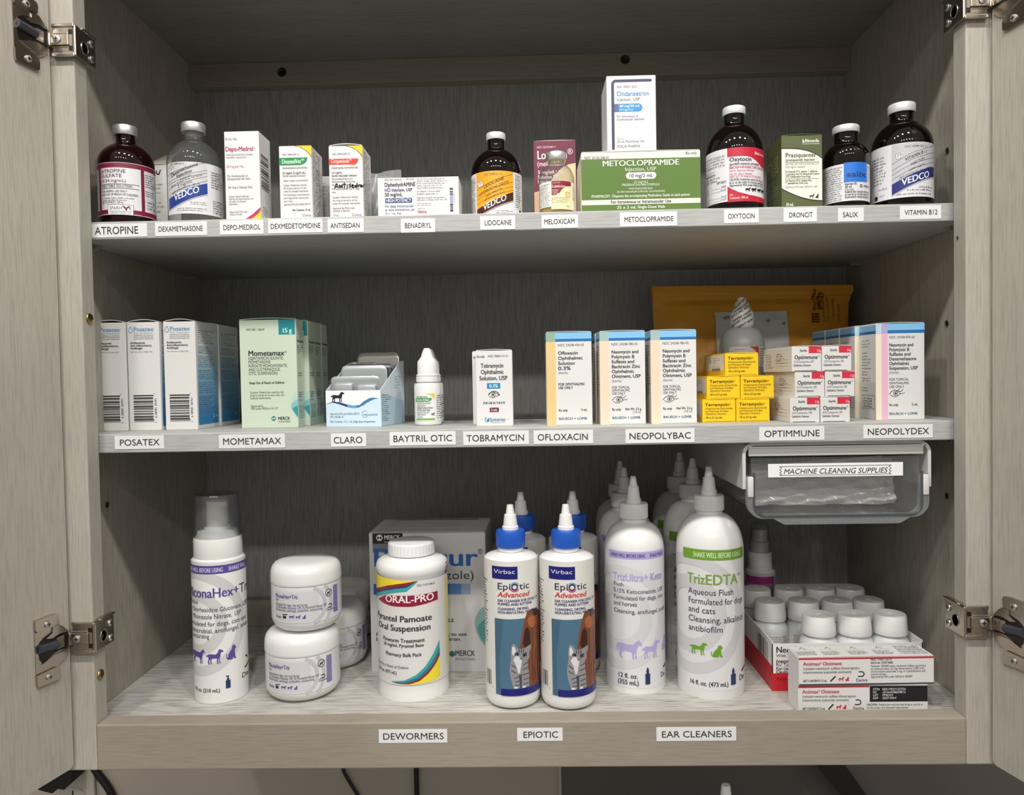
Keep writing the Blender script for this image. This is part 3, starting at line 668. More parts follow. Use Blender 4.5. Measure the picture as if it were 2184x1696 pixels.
def d_dx(red):
    def f(s):
        k = '#5a5a60'; dk = '#3c3c42'
        x = 0 if not red else 107
        c = '#12884a' if not red else '#e33a22'
        yt = 311; s.P([(638+x, yt), (662+x, yt+22), (664.5+x, yt+24), (664.5+x, yt-.5), (632+x, yt-.5)] if 0 else [(627+x, yt), (640+x, yt+3.5), (651+x, yt+9.5), (659+x, yt+17), (664.5+x, yt+26), (664.5+x, yt)], '#3d5a28', 1)
        s.P([(631+x, yt), (643+x, yt+3.5), (653+x, yt+9.5), (660.5+x, yt+16.5), (664.5+x, yt+23), (664.5+x, yt)], '#f2c51a', 2)
        s.T('NDC 59043-039-12' if not red else 'NDC 59043-039-10', 602+x, 638+x, 331+(-1 if red else 0), 4, k)
        y0 = 335.5 if not red else 338; y1 = 351.5 if not red else 350.5
        s.P([(595+x, y0), (656+x, y0), (655+x, y0+6), (652+x, y0+11), (647+x, y0+14), (641+x, y1), (595+x, y1)], c, 1)
        if not red:
            s.T('DexmedVet', 601, 642, 348, 9, '#d7f2df', b=1); s.T('TM', 642, 649, 343, 4.5, '#d7f2df', b=1); s.T('(dexmedetomidine hydrochloride)', 602, 655, 359, 5, k)
            s.T('0.5 mg/mL (5 mg/10 mL)', 602, 651, 369.5, 4.5, dk, b=1); s.T('Sterile Injectable Solution', 602, 651, 375.5, 4.5, k); s.T('Sedative, analgesic and preanesthetic', 603, 656, 385, 4, k)
            rows = [('Caution: Federal law restricts', 653, 395), ('this drug to use by or on the', 652, 401), ('order of a licensed veterinarian.', 657, 407.5), ('For intramuscular and intravenous', 658, 415), ('use in dogs and for intramuscular', 657, 421.5), ('use in cats.', 622, 428), ('Approved by FDA under ANADA # 200-712', 660, 435)]
            for tx, e, y in rows: s.T(tx, 603, e, y, 4.3, k)
            s.T('Net Contents: 10 mL', 621, 660, 447, 4.3, dk, b=1); s.T('Cronus', 642, 661, 459, 5.5, k); s.G(648, 660, 461, 463, 1)
        else:
            s.T('Cropamizole', 707, 744, 347, 8, '#ffd9cf', b=1); s.T('TM', 744, 749, 342.5, 3.5, '#ffd9cf', b=1); s.T('(atipamezole hydrochloride)', 707, 762, 359, 5, k)
            rows = [('5.0 mg/mL', 729, 369), ('Sterile Injectable Solution', 759, 375.5), ('Dexmedetomidine and', 750, 382), ('Medetomidine Reversing', 755, 388), ('Ag', 713, 394)]
            for tx, e, y in rows: s.T(tx, 707, e, y, 4.3, k, b=1 if 'Sterile' in tx or '5.0' in tx else 0)
            w = 2.3; K = '#111114'
            for st in ([(713, 400), (716, 391), (718, 391), (720, 399)], [(713, 397), (720, 396)], [(723, 399), (723, 393), (726, 398), (728, 393), (729, 399)], [(733, 389), (733, 400)], [(730, 392), (736, 392)], [(739, 393), (739, 400)], [(746, 391), (743, 393), (746, 396), (743, 399)],
                       [(748, 396), (752, 394), (749, 393), (749, 399), (753, 398)], [(759, 390), (759, 398), (755, 398), (755, 395), (759, 395)], [(762, 398), (762, 394), (766, 394), (766, 398)], [(768, 399), (768, 394), (771, 398), (774, 393)]): s.L(st, w, K, 5)
            s.T('For intramuscular use in dogs', 707, 764, 403.5, 4.3, k); s.T('only', 707, 715, 410, 4.3, k)
            for tx, e, y in (('Caution: Federal law restricts', 761, 421), ('this drug to use by or on the', 759, 427.5), ('order of a licensed veterinarian.', 765, 434), ('Approved by FDA under', 753, 444), ('ANADA # 200-753', 743, 450)): s.T(tx, 708, e, y, 4.3, k)
            s.T('10 mL', 708, 720, 459, 4.3, dk); s.T('Cronus', 747, 767, 459, 5.5, k); s.G(757, 767, 461, 463, 1)
    return f
def d_dx_r(x):
    def f(s): s.G(x+2, x+13.5, 318, 460, 26, '#6c6c72', .1)
    return f
carton('medicine_carton', 'white carton with a green heading bar and yellow corner', 'box', (596, 311, 665), .034, .036, S1T, {'front': ((595, 311, 664.5, 466), d_dx(0)), 'right': ((665, 311, 682, 466), d_dx_r(665))})
t = carton('medicine_carton', 'white carton with a red heading bar and black handwriting', 'box', (702, 311, 774), .034, .036, S1T, {'front': ((702, 311, 771.5, 465), d_dx(1)), 'right': ((774, 311, 790, 465), d_dx_r(774))}, flap=.0016)
# folded leaflet behind
b = MB(); p = at_y(695, 376, .088); q_ = at_y(684, 400, .088); x1 = at_y(704, 400, .088).x
b.box(q_.x-.006, x1+.004, .088, .0925, S1T, p.z, mat('#a7a5a4', .6), .0006); s = Sheet(b, lambda px: q_.x+(px-684)/20*(x1-q_.x), lambda py: at_y(694, py, .088).z, .00046, lambda u, v, o: (u, .088-o, v))
for i in range(10): s.G(688, 699, 388+i*8, 390+i*8+2, 1, '#77767a', .3)
tag(b.build('leaflet', smooth=False), 'grey folded leaflet standing between the green-bar and red-bar cartons', 'leaflet')
# plastic bag behind the antihistamine carton
BAG = clear('clear_bag_film', '#eceeee', '#b9bbbc', .42, .18)
def bagfn(x0, x1, z0, z1, y, amp, sd, thick):
    rd = random.Random(sd); ph = [rd.uniform(0, 6.3) for _ in range(8)]
    def f(u, v):
        w = amp*(sin(7*u+ph[0]+3*v)*.5+sin(13*u-5*v+ph[1])*.3+sin(4*v+9*u+ph[2])*.4)
        return (x0+(x1-x0)*u, y+w, z0+(z1-z0)*v+.0015*sin(5*u+ph[3])*v)
    return f
b = MB(); z1 = at_y(820, 366, .095).z
b.grid(bagfn(at_y(786, 400, .095).x, at_y(857, 400, .095).x, S1T+.0006, z1, .095, .003, 3, 0), 26, 16, BAG)
b.grid(bagfn(at_y(786, 400, .095).x, at_y(856, 400, .095).x, S1T+.0006, z1-.004, .101, .003, 5, 0), 26, 16, BAG)
tag(b.build('plastic_bag', ang=80), 'clear plastic bag standing behind the low white and blue carton', 'bag')
def d_diph(s):
    k = '#2f3038'; n = '#2d4480'
    s.T('NDC 0641-0376-25', 821, 858, 384, 4, '#6c6c74'); s.T('Rx only', 868, 885, 383, 4, '#6c6c74')
    s.T('DiphenhydrAMINE', 821, 887, 396.5, 8.5, k, b=1); s.T('HCl Injection, USP', 821, 880, 407, 6.8, n, b=1); s.T('50 mg/mL', 821, 859, 417, 7.5, k, b=1)
    s.R(822, 421, 879, 431, '#22397a', 2); s.T('HIGH POTENCY', 824, 877, 429.5, 7, '#e9ecf5', b=1)
    s.T('For deep Intramuscular', 821, 883, 440.5, 5.5, n); s.T('or slow Intravenous use', 821, 884, 448, 5.5, n); s.T('25 x 1 mL Vials', 821, 856, 455.5, 5, '#55596a')
    s.G(890, 956, 379, 403, 5, '#6f7590', .15); s.G(890, 943, 405, 416, 2, '#555b78', .1); s.G(890, 957, 419, 428, 2, '#4d526e', .1); s.G(890, 925, 431, 439, 2, '#7d8299', .2)
    s.G(890, 910, 442, 446, 1, '#7d8299'); s.T('hikma.', 891, 911, 453.5, 6, '#c2383e', b=1)
    s.BAR(960, 402, 966.5, 453, '#30364f', False, 24, 9); s.R(961, 417, 966, 436, '#9aa3c4', 4); s.G(968, 970.5, 412, 440, 9, '#6a6f8a')
carton('medicine_carton', 'low white carton with dark blue print and a red maker mark', 'box', (806, 378, 979), .033, .052, S1T, {'front': ((806, 378, 979, 462), d_diph)})
def d_lido(s):
    k = '#57431c'
    vedco(s, 1018.5, 1093, 364, 466, '#eaa61e', '#43201a', dict(band=((443, 407.4), (458, 425.7)), edge='#8a6420', rules=[(402, 368.7), (415, 386), (422.5, 395.6), (433, 403)], text=[('LIDOCAINE', 1033, 401, 1073.8, 382.6, 7), ('HYDROCHLORIDE', 1024, 416.5, 1084, 390, 6.8), ('INJECTABLE 2%', 1036.8, 420, 1070, 404, 4.2), ('NET CONTENTS: 100 mL', 1034, 428.5, 1075.6, 410, 4), ('VEDCO', 1031.5, 448, 1078.8, 426, 12.5)]), k, (1021, 383), ('NDC 50989-417-12', 1034, 1072, 373))
    s.G(1057, 1093, 447, 460, 3, '#4a4a50', .05); s.G(1007, 1017, 372, 455, 18, '#66666c'); s.G(1098, 1111, 368, 440, 17, '#55555a'); s.C(1107, 446, 3.6, '#1b1b20', 3)
vial('dark brown vial with a yellow and brown slanted label', (1006, 1113), .062, (286, 301, 322, 371, 364, 466), mat('#0d0404', .04, 0, .4), mat('#dddcda', .35, .25), d_lido, caprx=20.5, neck=.86)
def d_lox(s):
    m = '#6d2238'
    s.R(1140, 300, 1230, 460, m, 1)
    s.P([(1140, 393), (1150, 391), (1170, 380), (1185, 362), (1200, 350), (1215, 344), (1230, 342), (1230, 460), (1140, 460)], '#e9cfa0', 2)
    s.P([(1140, 393), (1150, 391), (1160, 386), (1160, 460), (1140, 460)], '#e2b890', 2)
    s.T('NDC 55529-040-11', 1147, 1188, 313.5, 4, '#e6c9cf'); s.T('Loxicom', 1147, 1212, 333, 15, '#f0e6e8', b=1); s.T('®', 1213, 1224, 326, 10, '#f0e6e8')
    s.T('(meloxicam)', 1147, 1207, 346, 9, '#f0e6e8'); s.T('5 mg/mL', 1148, 1186, 360, 6.5, '#f0e6e8', b=1); s.T('Solution for', 1148, 1192, 369, 6.5, '#f0e6e8', b=1); s.T('Injection', 1148, 1180, 377, 6.5, '#f0e6e8')
    s.L([(1221, 428), (1227, 428), (1227, 440), (1221, 440), (1221, 428)], .8, '#aa3333', 3); s.G(1222, 1227, 400, 425, 8, '#b98a6a')
carton('medicine_carton', 'maroon and cream carton standing behind the small yellow vial', 'box', (1140, 301, 1228), .105, .032, S1T, {'front': ((1140, 301, 1229, 462), d_lox)}, col='#e9d6bc', rz=radians(-2), flap=.0004)
def d_mel(s):
    m = '#8a2336'
    s.R(1176, 386, 1219, 446, '#f3e3b2', 1); s.P([(1177, 386), (1217, 386), (1217, 395), (1207, 397), (1199, 403), (1193, 412), (1187, 415.5), (1177, 416)], m, 2)
    s.T('Loxicom', 1178, 1206, 400, 6, '#f0dde0', b=1); s.G(1178, 1200, 388, 391, 1, '#e8c8cc'); s.G(1178, 1193, 403, 414, 4, '#f0dde0'); s.G(1177, 1213, 420, 433, 4, '#7a6a50'); s.R(1206, 409, 1214, 420, '#e9cf8e', 2); s.L([(1206, 409), (1214, 409), (1214, 420), (1206, 420), (1206, 409)], .6, '#8a6a40', 3)
    s.R(1219, 386, 1226, 446, '#f5f2ea', 1); s.G(1152, 1174, 390, 438, 14, '#77777c'); s.G(1220, 1225, 392, 425, 10, '#44444a'); s.G(1208, 1216, 436, 441, 2, '#22222a')
vial('small clear vial of yellow liquid in front of the maroon carton', (1150, 1225), .05, (327, 345, 352, 386, 386, 440), CLG, ALU, d_mel, caprx=21.5, neck=.76, liquid=(396, clear('yellow_liquid', '#f1e29a', '#d9bc3c', .55, .1)), lab=mat('#ece9e2', .32), la=(-75, 80))
def d_meto(s):
    g = '#56752b'; w = '#e2e4d8'
    s.R(1240, 337.5, 1494, 422.5, g); s.R(1240, 433, 1494, 446.5, g)
    s.T('NDC 23155-240-41', 1246, 1300, 337, 5.5, '#4a4a3a'); s.T('Rx only', 1463, 1487, 331.5, 6, '#4a4a3a')
    s.T('METOCLOPRAMIDE', 1285, 1449, 352.5, 11.5, w, b=1); s.T('Injection, USP', 1333, 1400, 363.5, 7.5, w)
    s.P([(1342+6, 366.5)]+[(1395, 366.5), (1399, 369), (1400, 373.5), (1398, 378), (1394, 380.5), (1342, 380.5), (1337, 378), (1335, 373.5), (1337, 369), (1341, 366.5)], '#f0f1e8', 2); s.T('10 mg/2 mL', 1341, 1393, 377, 7.5, '#33381f', b=1)
    s.T('(5 mg/mL)', 1352, 1382, 388.5, 4.8, w); s.T('PRESERVATIVE-FREE FORMULA', 1327, 1407, 395, 5, w); s.T('metoclopramide base', 1341, 1392, 402, 4.6, w); s.T('(as the monohydrochloride monohydrate)', 1316, 1418, 408.5, 4.6, w)
    s.T('PHARMACIST : Dispense the accompanying Medication Guide to each patient.', 1261, 1472, 418, 5.6, w, b=1)
    s.T('For Intravenous or Intramuscular Use', 1302, 1431, 430.5, 6.3, '#4b4d45', b=1); s.T('25 x 2 mL', 1315, 1357, 442.5, 6.2, w, b=1); s.T('Single-Dose Vials', 1359, 1418, 442, 5.8, w, b=1)
    s.G(1337, 1430, 448, 451, 1, '#44463f', .1)
MET = carton('medicine_carton', 'wide green and white carton under the tall white one', 'box', (1240, 323, 1494), .035, .055, S1T, {'front': ((1240, 323, 1494, 451), d_meto)}, col='#dddcd0', rz=0, flap=.0003)
mz = S1T+MET.children[0].dimensions.z+.0012
def d_ond(s):
    n = '#3b3a58'
    s.R(1314, 169, 1388, 175, n); s.C(1388, 172, 3, n, 1); s.O(1314, 179, 7, 6, n, 1, 90, 180); s.R(1304, 179, 1310, 319, n)
    s.T('NDC 70069-126-01', 1315, 1361, 187, 4.6, '#77777c'); s.T('Ondansetron', 1315, 1385, 204, 9.5, '#6f9ec9', b=1); s.T('Injection, USP', 1315, 1365, 215, 6.5, '#77777c')
    s.P([(1310, 221)]+[(1364, 221), (1369, 225), (1370, 230), (1368, 236), (1363, 238), (1310, 238)], '#2f8fd0', 2); s.R(1310, 221, 1319, 238, '#5c6088', 3); s.T('40 mg/20 mL', 1321, 1365, 228.5, 5, '#e6f2fb', b=1); s.T('(2 mg/mL)', 1321, 1350, 235.5, 4, '#e6f2fb')
    s.T('For intravenous or', 1315, 1362, 250, 5, '#77777c'); s.T('intramuscular injection', 1315, 1374, 256.5, 5, '#66666c')
    s.T('20 mL', 1315, 1330, 297, 4, '#a0a0a5'); s.T('20 mL Multi-Dose Vial', 1315, 1373, 304, 5, '#77777c'); s.T('FOSUN PHARMA', 1315, 1364, 315, 6, '#77777c')
carton('medicine_carton', 'tall white and blue carton standing on the wide green carton', 'box', (1294, 161, 1399), .038, .047, mz, {'front': ((1294, 161, 1399, 323), d_ond)}, col='#dcdbde')
def d_oxy(s):
    r = '#bd1d33'; k = '#3a3a40'
    s.R(1552, 314, 1627, 333, r); s.P([(1552, 330), (1580, 331), (1600, 335), (1615, 345), (1621, 352), (1627, 352), (1627, 314), (1552, 314)], r, 1)
    s.T('Bimeda', 1607, 1626, 329, 6, '#f2c9cf', b=1)
    s.T('Oxytocin', 1556, 1601, 343.5, 8.5, k, b=1); s.T('(purified oxytocic principle)', 1556, 1616, 351.5, 5.2, k, b=1); s.T('INJECTION FOR HORSES, COWS, SOWS & EWES', 1556, 1625, 359, 5, '#c0364a', b=1)
    s.T('Sterile Aqueous Solution', 1556, 1606, 365.5, 4.6, '#b0506a'); s.T('Not for Use in Humans', 1556, 1602, 372.5, 4.6, '#c0364a'); s.T('KEEP OUT OF REACH OF CHILDREN', 1556, 1620, 378.5, 4.6, '#c0364a')
    for i, tx in enumerate(('CAUTION: Federal law restricts this drug to use', 'by or on the order of a licensed veterinarian.', 'Approved by FDA under NADA # 130-136')): s.T(tx, 1556, 1624, 385+i*6, 4.6, k, b=1)
    s.P([(1552, 396), (1560, 402), (1575, 410), (1595, 416), (1612, 418), (1627, 419), (1627, 430), (1552, 430)], r, 2)
    for i, (kd, a, c) in enumerate((('horse', 1588, 1599), ('cow', 1600, 1611), ('cow', 1612, 1620), ('cow', 1620, 1626))): s.SIL(kd, a, 400, c, 409, '#1a1a1e', 3)
    s.T('Net', 1556, 1563, 417, 4.6, '#f2c9cf', b=1); s.T('Contents: 100 mL', 1556, 1594, 424, 5, '#f6d9dd', b=1)
    for i, tx in enumerate(('CONTAINS: Oxytocin 20,', 'sodium chloride 0.9% w/v,', 'and w/v water for', 'pH adjusted to 3.0 to')): s.T(tx, 1508, 1547, 331+i*6.5, 4.6, '#66666c')
    s.G(1508, 1530, 357, 360, 1); s.T('ADMINISTRATION', 1508, 1527, 368, 4.6, '#55555a', b=1); s.G(1508, 1540, 370, 382, 2, '#66666c'); s.T('USP UNITS', 1530, 1549, 387, 4.6, '#44444a', b=1)
    for y, tx in ((397, '100'), (404, '30 to 50'), (418, '10 to 20'), (424, '5 to 20')): s.G(1508, 1518, y-3, y, 1); s.L([(1520, y), (1537, y)], .5, '#66666c'); s.T(tx, 1538, 1549, y, 4.4, '#44444a')
vial('dark brown vial with a red and white label right of the wide green carton', (1506, 1627), .056, (231, 248, 270, 330, 314, 428), mat('#0d0404', .04, 0, .4), mat('#dddcda', .35, .25), d_oxy, caprx=23.5, neck=.87)
def d_praz(s):
    o = '#505830'; c = '#e4e5d2'; k = '#3f4436'
    s.R(1667, 288, 1753, 440, o)
    s.S([(1667+86*i/10, 312+22*(i/10)**3) for i in range(11)], [(1667+86*i/10, 398+26*(1-(1-i/10)**1.9)) for i in range(11)], '#2c3319', 1)
    s.S([(1667+86*i/10, 315+21*(i/10)**3) for i in range(11)], [(1667+86*i/10, 395+26*(1-(1-i/10)**1.9)) for i in range(11)], c, 2)
    s.T('Bimeda', 1717, 1747, 302.5, 6.8, '#e6e8d8', b=1); s.R(1712, 296, 1713.6, 303, '#e6e8d8', 3); s.R(1712, 301, 1716, 303, '#e6e8d8', 3); s.R(1712, 298.5, 1716, 299.8, '#e6e8d8', 3); s.R(1711, 305, 1748, 305.8, '#e6e8d8', 3)
    s.T('Praziquantel', 1675, 1739, 332, 8.5, k, b=1); s.T('(praziquantel) Injection', 1675, 1738, 340, 5.2, k, b=1); s.R(1675, 342, 1747, 342.8, k, 3)
    s.T('INJECTABLE CESTOCIDE FOR DOGS AND CATS', 1675, 1747, 348, 4.3, '#6a6e5c'); s.T('56.8 mg/mL Solution', 1675, 1717, 354, 4.6, '#6a6e5c')
    for i, tx in enumerate(('For Removal Of D. caninum, T. pisiformis,', 'E. granulosus And For Removal and Control', 'Of E. multilocularis From Dogs.')): s.T(tx, 1675, (1744, 1747, 1729)[i], 363.5+i*5.2, 4.3, k, b=1)
    s.R(1675, 376, 1747, 376.8, k, 3); s.T('For Removal Of D. caninum And', 1675, 1730, 382, 4.3, k, b=1); s.T('T. taeniaeformis From Cats.', 1675, 1723, 387, 4.3, k, b=1); s.T('Approved by FDA under NADA # 111-607', 1675, 1743, 395, 4.3, '#6a6e5c')
    s.SIL('dog', 1725, 408, 1737, 417, '#22241c', 3); s.SIL('cat', 1738, 408, 1746, 417, '#22241c', 3); s.T('10 mL', 1675, 1692, 432, 6.5, '#e6e8d8', b=1)
def d_praz_l(s):
    s.G(1636, 1662, 322, 360, 8, '#9aa27c', .2); s.G(1638, 1660, 364, 405, 9, '#9aa27c', .4); s.G(1636, 1660, 408, 434, 6, '#9aa27c', .2)
carton('medicine_carton', 'olive green carton with a cream oval panel', 'box', (1667, 289, 1753), .038, .043, S1T, {'front': ((1667, 288, 1753, 440), d_praz), 'left': ((1634, 288, 1667, 440), d_praz_l)}, col='#505830', flap=.0008)
def d_salix(s):
    s.R(1800, 346, 1847, 388, '#1f72d0'); s.T('salix', 1805, 1844, 377, 11, '#153f80', b=1)
    s.G(1757, 1797, 352, 426, 16, '#66666e', .12); s.T('Injection 5%', 1802, 1826, 394, 4.6, '#33343c', b=1); s.T('50 mL', 1802, 1817, 400, 4.6, '#33343c', b=1); s.T('Caution:', 1802, 1821, 406, 4.6, '#33343c')
    s.O(1835, 397, 2.6, 1.4, '#33343c', 2); s.T('MERCK', 1840, 1851, 399, 4.4, '#33343c', b=1)
    for i, tx in enumerate(('Federal law restricts this drug', 'to use by or on the order of a', 'licensed veterinarian.')): s.T(tx, 1802, 1850, 411+i*5.5, 4.4, '#33343c', b=1)
    s.G(1848, 1854, 352, 385, 10, '#5a78b0')
vial('small dark brown vial with a bright blue square on its label', (1755, 1854), .05, (271, 287, 309, 342, 348, 428), mat('#0d0404', .04, 0, .4), mat('#d6d3d2', .35, .3), d_salix, caprx=26.5, neck=.88)
def d_b12(s):
    vedco(s, 1903, 1988, 304, 420, '#bdbcc0', '#232d72', dict(band=((389.6, 352), (412.6, 373.8)), rules=[(347, 306), (360.4, 320.4), (370, 331), (380, 341)], text=[('VITAMIN B', 1930, 343.5, 1966, 328, 7), ('12', 1967, 328, 1974, 325, 5), ('INJECTION', 1941, 354, 1969, 340, 5.5), ('3,000 mcg/mL', 1937, 366, 1969, 351, 4.2), ('NET CONTENTS: 100 mL STERILE', 1918, 380.5, 1982.6, 356, 4.2), ('VEDCO', 1923, 395, 1977.7, 377, 13.5)]), '#44454f', (1911, 324), ('NDC 50989-425-12', 1929, 1973, 314))
    s.G(1957, 1988, 396, 402, 1, '#44444c', .05); s.G(1934, 1988, 402, 408, 1, '#33333a', .05); s.G(1912, 1988, 409, 416, 1, '#33333a', .05)
    s.G(1861, 1893, 322, 384, 9, '#66666e', .25); s.T('Rev. 08-12', 1875, 1893, 397, 4, '#66666e'); s.C(1870, 412, 5, '#26262c', 3); s.G(1877, 1892, 407, 412, 2, '#55555c')
vial('dark brown vial with a grey and navy slanted label at the right end', (1857, 1990), .052, (224, 244, 264, 318, 303, 420), mat('#0d0404', .04, 0, .4), mat('#dddad8', .35, .25), d_b12, caprx=26.5, neck=.87)
# ------------------------------------------------------------------ middle shelf
Zm = S2T
def by(px, py): return max(YS+.006, min(.085, at_z(px, py, Zm).y))
def d_posa(s):
    bl = '#6f9cc4'; k = '#4a4a50'
    s.L([(357, 693), (353.5, 699), (352.5, 703), (355, 706), (358.5, 706), (361, 703), (360, 699), (357, 693)], 1.3, bl)
    s.T('Posatex', 363, 406, 703, 8.5, bl, b=1); s.T('®', 406.5, 408, 699, 2, bl); s.T('Otic Suspension', 363, 405, 708.5, 4.2, '#9db4c4')
    for i, tx in enumerate(('(orbifloxacin, mometasone', 'furoate monohydrate and', 'posaconazole suspension)')): s.T(tx, 363, 405, 713+i*3.8, 3, '#77777c')
    for i, (tx, e) in enumerate((('Antibacterial,', 388), ('Anti-inflammatory,', 402), ('Antifungal', 381))): s.T(tx, 356, e, 730+i*5.8, 4.4, '#2e2e33', b=1)
    s.T('For otic use in dogs only.', 356, 403, 748.5, 3.4, '#8a8a90')
    s.BAR(359, 840, 402, 899, '#222226', False, 40, 11); s.R(401, 845, 403, 893, '#eceae6', 4)
    s.T('6 28581 26761', 408, 846, 889, 4.6, '#44444a', rot=1); s.T('7', 406, 836, 838.5, 3.4, '#55555a', rot=1); s.T('6', 407, 897, 900, 3.4, '#55555a', rot=1)
BLUE = None
def blue_grad():
    m = bpy.data.materials.new('printed_blue_fade'); m.use_nodes = True; nt = m.node_tree; N = nt.nodes; L = nt.links.new
    tc = N.new('ShaderNodeTexCoord'); sp = N.new('ShaderNodeSeparateXYZ'); r = N.new('ShaderNodeValToRGB'); mr = N.new('ShaderNodeMapRange')
    L(tc.outputs['Object'], sp.inputs[0]); mr.inputs[1].default_value = .01; mr.inputs[2].default_value = .088; L(sp.outputs['Z'], mr.inputs[0]); L(mr.outputs[0], r.inputs[0])
    e = r.color_ramp.elements; e[0].color = lin('#2f7fb5'); e[1].color = lin('#e8e8e4'); x = r.color_ramp.elements.new(.55); x.color = lin('#8db9d4')
    b = N['Principled BSDF']; b.inputs['Roughness'].default_value = .42; L(r.outputs[0], b.inputs['Base Color']); return m
BLUE = blue_grad()
def d_posa_r(s):
    s.R(420, 703, 464, 905, BLUE, 1)
    for i in range(42):
        if i in (7, 12, 19, 25, 32): continue
        bold = i in (1, 8, 20, 34, 35, 37)
        s.G(422, 460 if not bold else 452, 700+i*4.3, 704+i*4.3, 1, '#5b7c90' if not bold else '#2c5468', .15, 3)
    s.O(453, 889, 3.2, 1.2, '#cfe3ee', 4); s.T('MERCK', 457.5, 463, 891, 4, '#cfe3ee')
Yp = by(383, 917)
pc = carton('medicine_carton', 'white carton with a blue side, rightmost in front of the three with droplet logos', 'box', (349, 686, 417), Yp, .052, Zm, {'front': ((349, 684, 417, 916), d_posa), 'right': ((417, 684, 466, 914), d_posa_r)}, flap=.0022, group='droplet logo cartons')
pp = pc.location.copy(); PW = pc.children[0].dimensions.x
dup(pc, (pp.x-PW-.0034, pp.y-.0012, Zm), 'white carton with a blue side, middle one of the three with droplet logos', 'droplet logo cartons')
dup(pc, (pp.x-2*PW-.0046, pp.y-.0015, Zm), 'white carton half hidden by the left stile', 'droplet logo cartons')
dup(pc, (pp.x+.0008, pp.y+.0535, Zm), 'white and blue carton standing behind the front row, beside the pale green carton', 'droplet logo cartons')
# pale green cartons
def d_mome(s):
    k = '#2d2a30'; g = '#4d564e'
    s.R(595, 682, 630, 714, '#158a92', 2); s.T('15 g', 602, 623, 710, 9.5, '#e6f4f2', b=1)
    s.T('NDC 0061-1246-04', 526, 565, 704.5, 4.6, g); s.T('Mometamax', 529, 606, 758, 11, k, b=1); s.T('®', 607, 611, 753, 4, k)
    for i, (tx, e) in enumerate((('(GENTAMICIN SULFATE,', 604), ('MOMETASONE', 576), ('FUROATE MONOHYDRATE,', 612), ('AND CLOTRIMAZOLE,', 597), ('OTIC SUSPENSION)', 591))): s.T(tx, 529, e, 766.5+i*8, 6.3, g)
    s.T('Keep Out of Reach of Children', 530, 605, 818, 5, k, b=1)
    for i, (tx, e) in enumerate((('Caution: Federal law restricts this', 603), ('drug to use by or on the order of a', 604), ('licensed veterinarian.', 576))): s.T(tx, 531, e, 838+i*6, 4.4, g)
    s.T('Approved by', 532, 559, 867, 4.6, g); s.T('FDA under NADA # 141-177', 532, 590, 872.5, 4.6, g)
    bl = [(632, 832), (628, 835), (624, 840), (621, 846), (618.5, 853), (617, 860), (616.8, 866), (618, 872), (621, 877), (624, 882), (627, 888), (632, 893)]
    s.P(bl, '#b3d2c2', 1); s.P([(632, 852), (627, 854), (622, 858), (618.5, 862), (617.6, 867), (619, 872), (622, 876.5), (625, 881), (628, 886), (632, 890.5)], '#7fbcb8', 2); s.P([(632, 866), (627, 867), (622, 870), (621, 873), (624, 878), (628, 885), (632, 889.5)], '#2f9395', 3)
    s.C(580, 892, 5, '#1b6f78', 2); s.C(580, 892, 3.4, '#dfe9df', 3); s.P([(576.5, 888.5), (583.5, 888.5), (580, 892)], '#1b6f78', 4); s.P([(576.5, 895.5), (583.5, 895.5), (580, 892)], '#1b6f78', 4)
    s.T('MERCK', 589, 615, 895, 6.4, k, b=1); s.T('Animal Health', 590, 616, 900.5, 3.6, g)
def d_mome_r(s):
    k = '#39443d'
    s.R(630, 682, 631, 905, '#f2f2ee', 1)
    s.T('Mometamax', 632, 645.5, 729, 6, k, b=1); s.G(632, 645, 733, 754, 5, k, .3); s.G(633, 643, 791, 801, 2, k, .3, 2); s.G(633, 645, 832, 846, 3, k, .2); s.G(633, 644, 849, 853, 1, k); s.G(633, 646, 861, 890, 8, k, .2)
    s.P([(631, 830), (646, 850), (646, 905), (631, 905)], '#b4cdbf', 1)
Ym = by(573, 913); dm = .0238
mc = carton('medicine_carton', 'pale green carton with a teal corner, front one of the row', 'box', (511, 682, 632), Ym, dm, Zm, {'front': ((511, 682, 632, 912), d_mome), 'right': ((630, 682, 646.5, 908), d_mome_r)}, col='#c7d5bf', flap=.0012, group='pale green cartons')
mp_ = mc.location.copy()
for i, (dx, lab) in enumerate(((.0045, 'pale green carton standing second in the row of four'), (.0038, 'pale green carton standing third in the row of four'), (.004, 'rearmost pale green carton in the row of four'))):
    dup(mc, (mp_.x+dx, mp_.y+(dm+.0012)*(i+1), Zm), lab, 'pale green cartons')
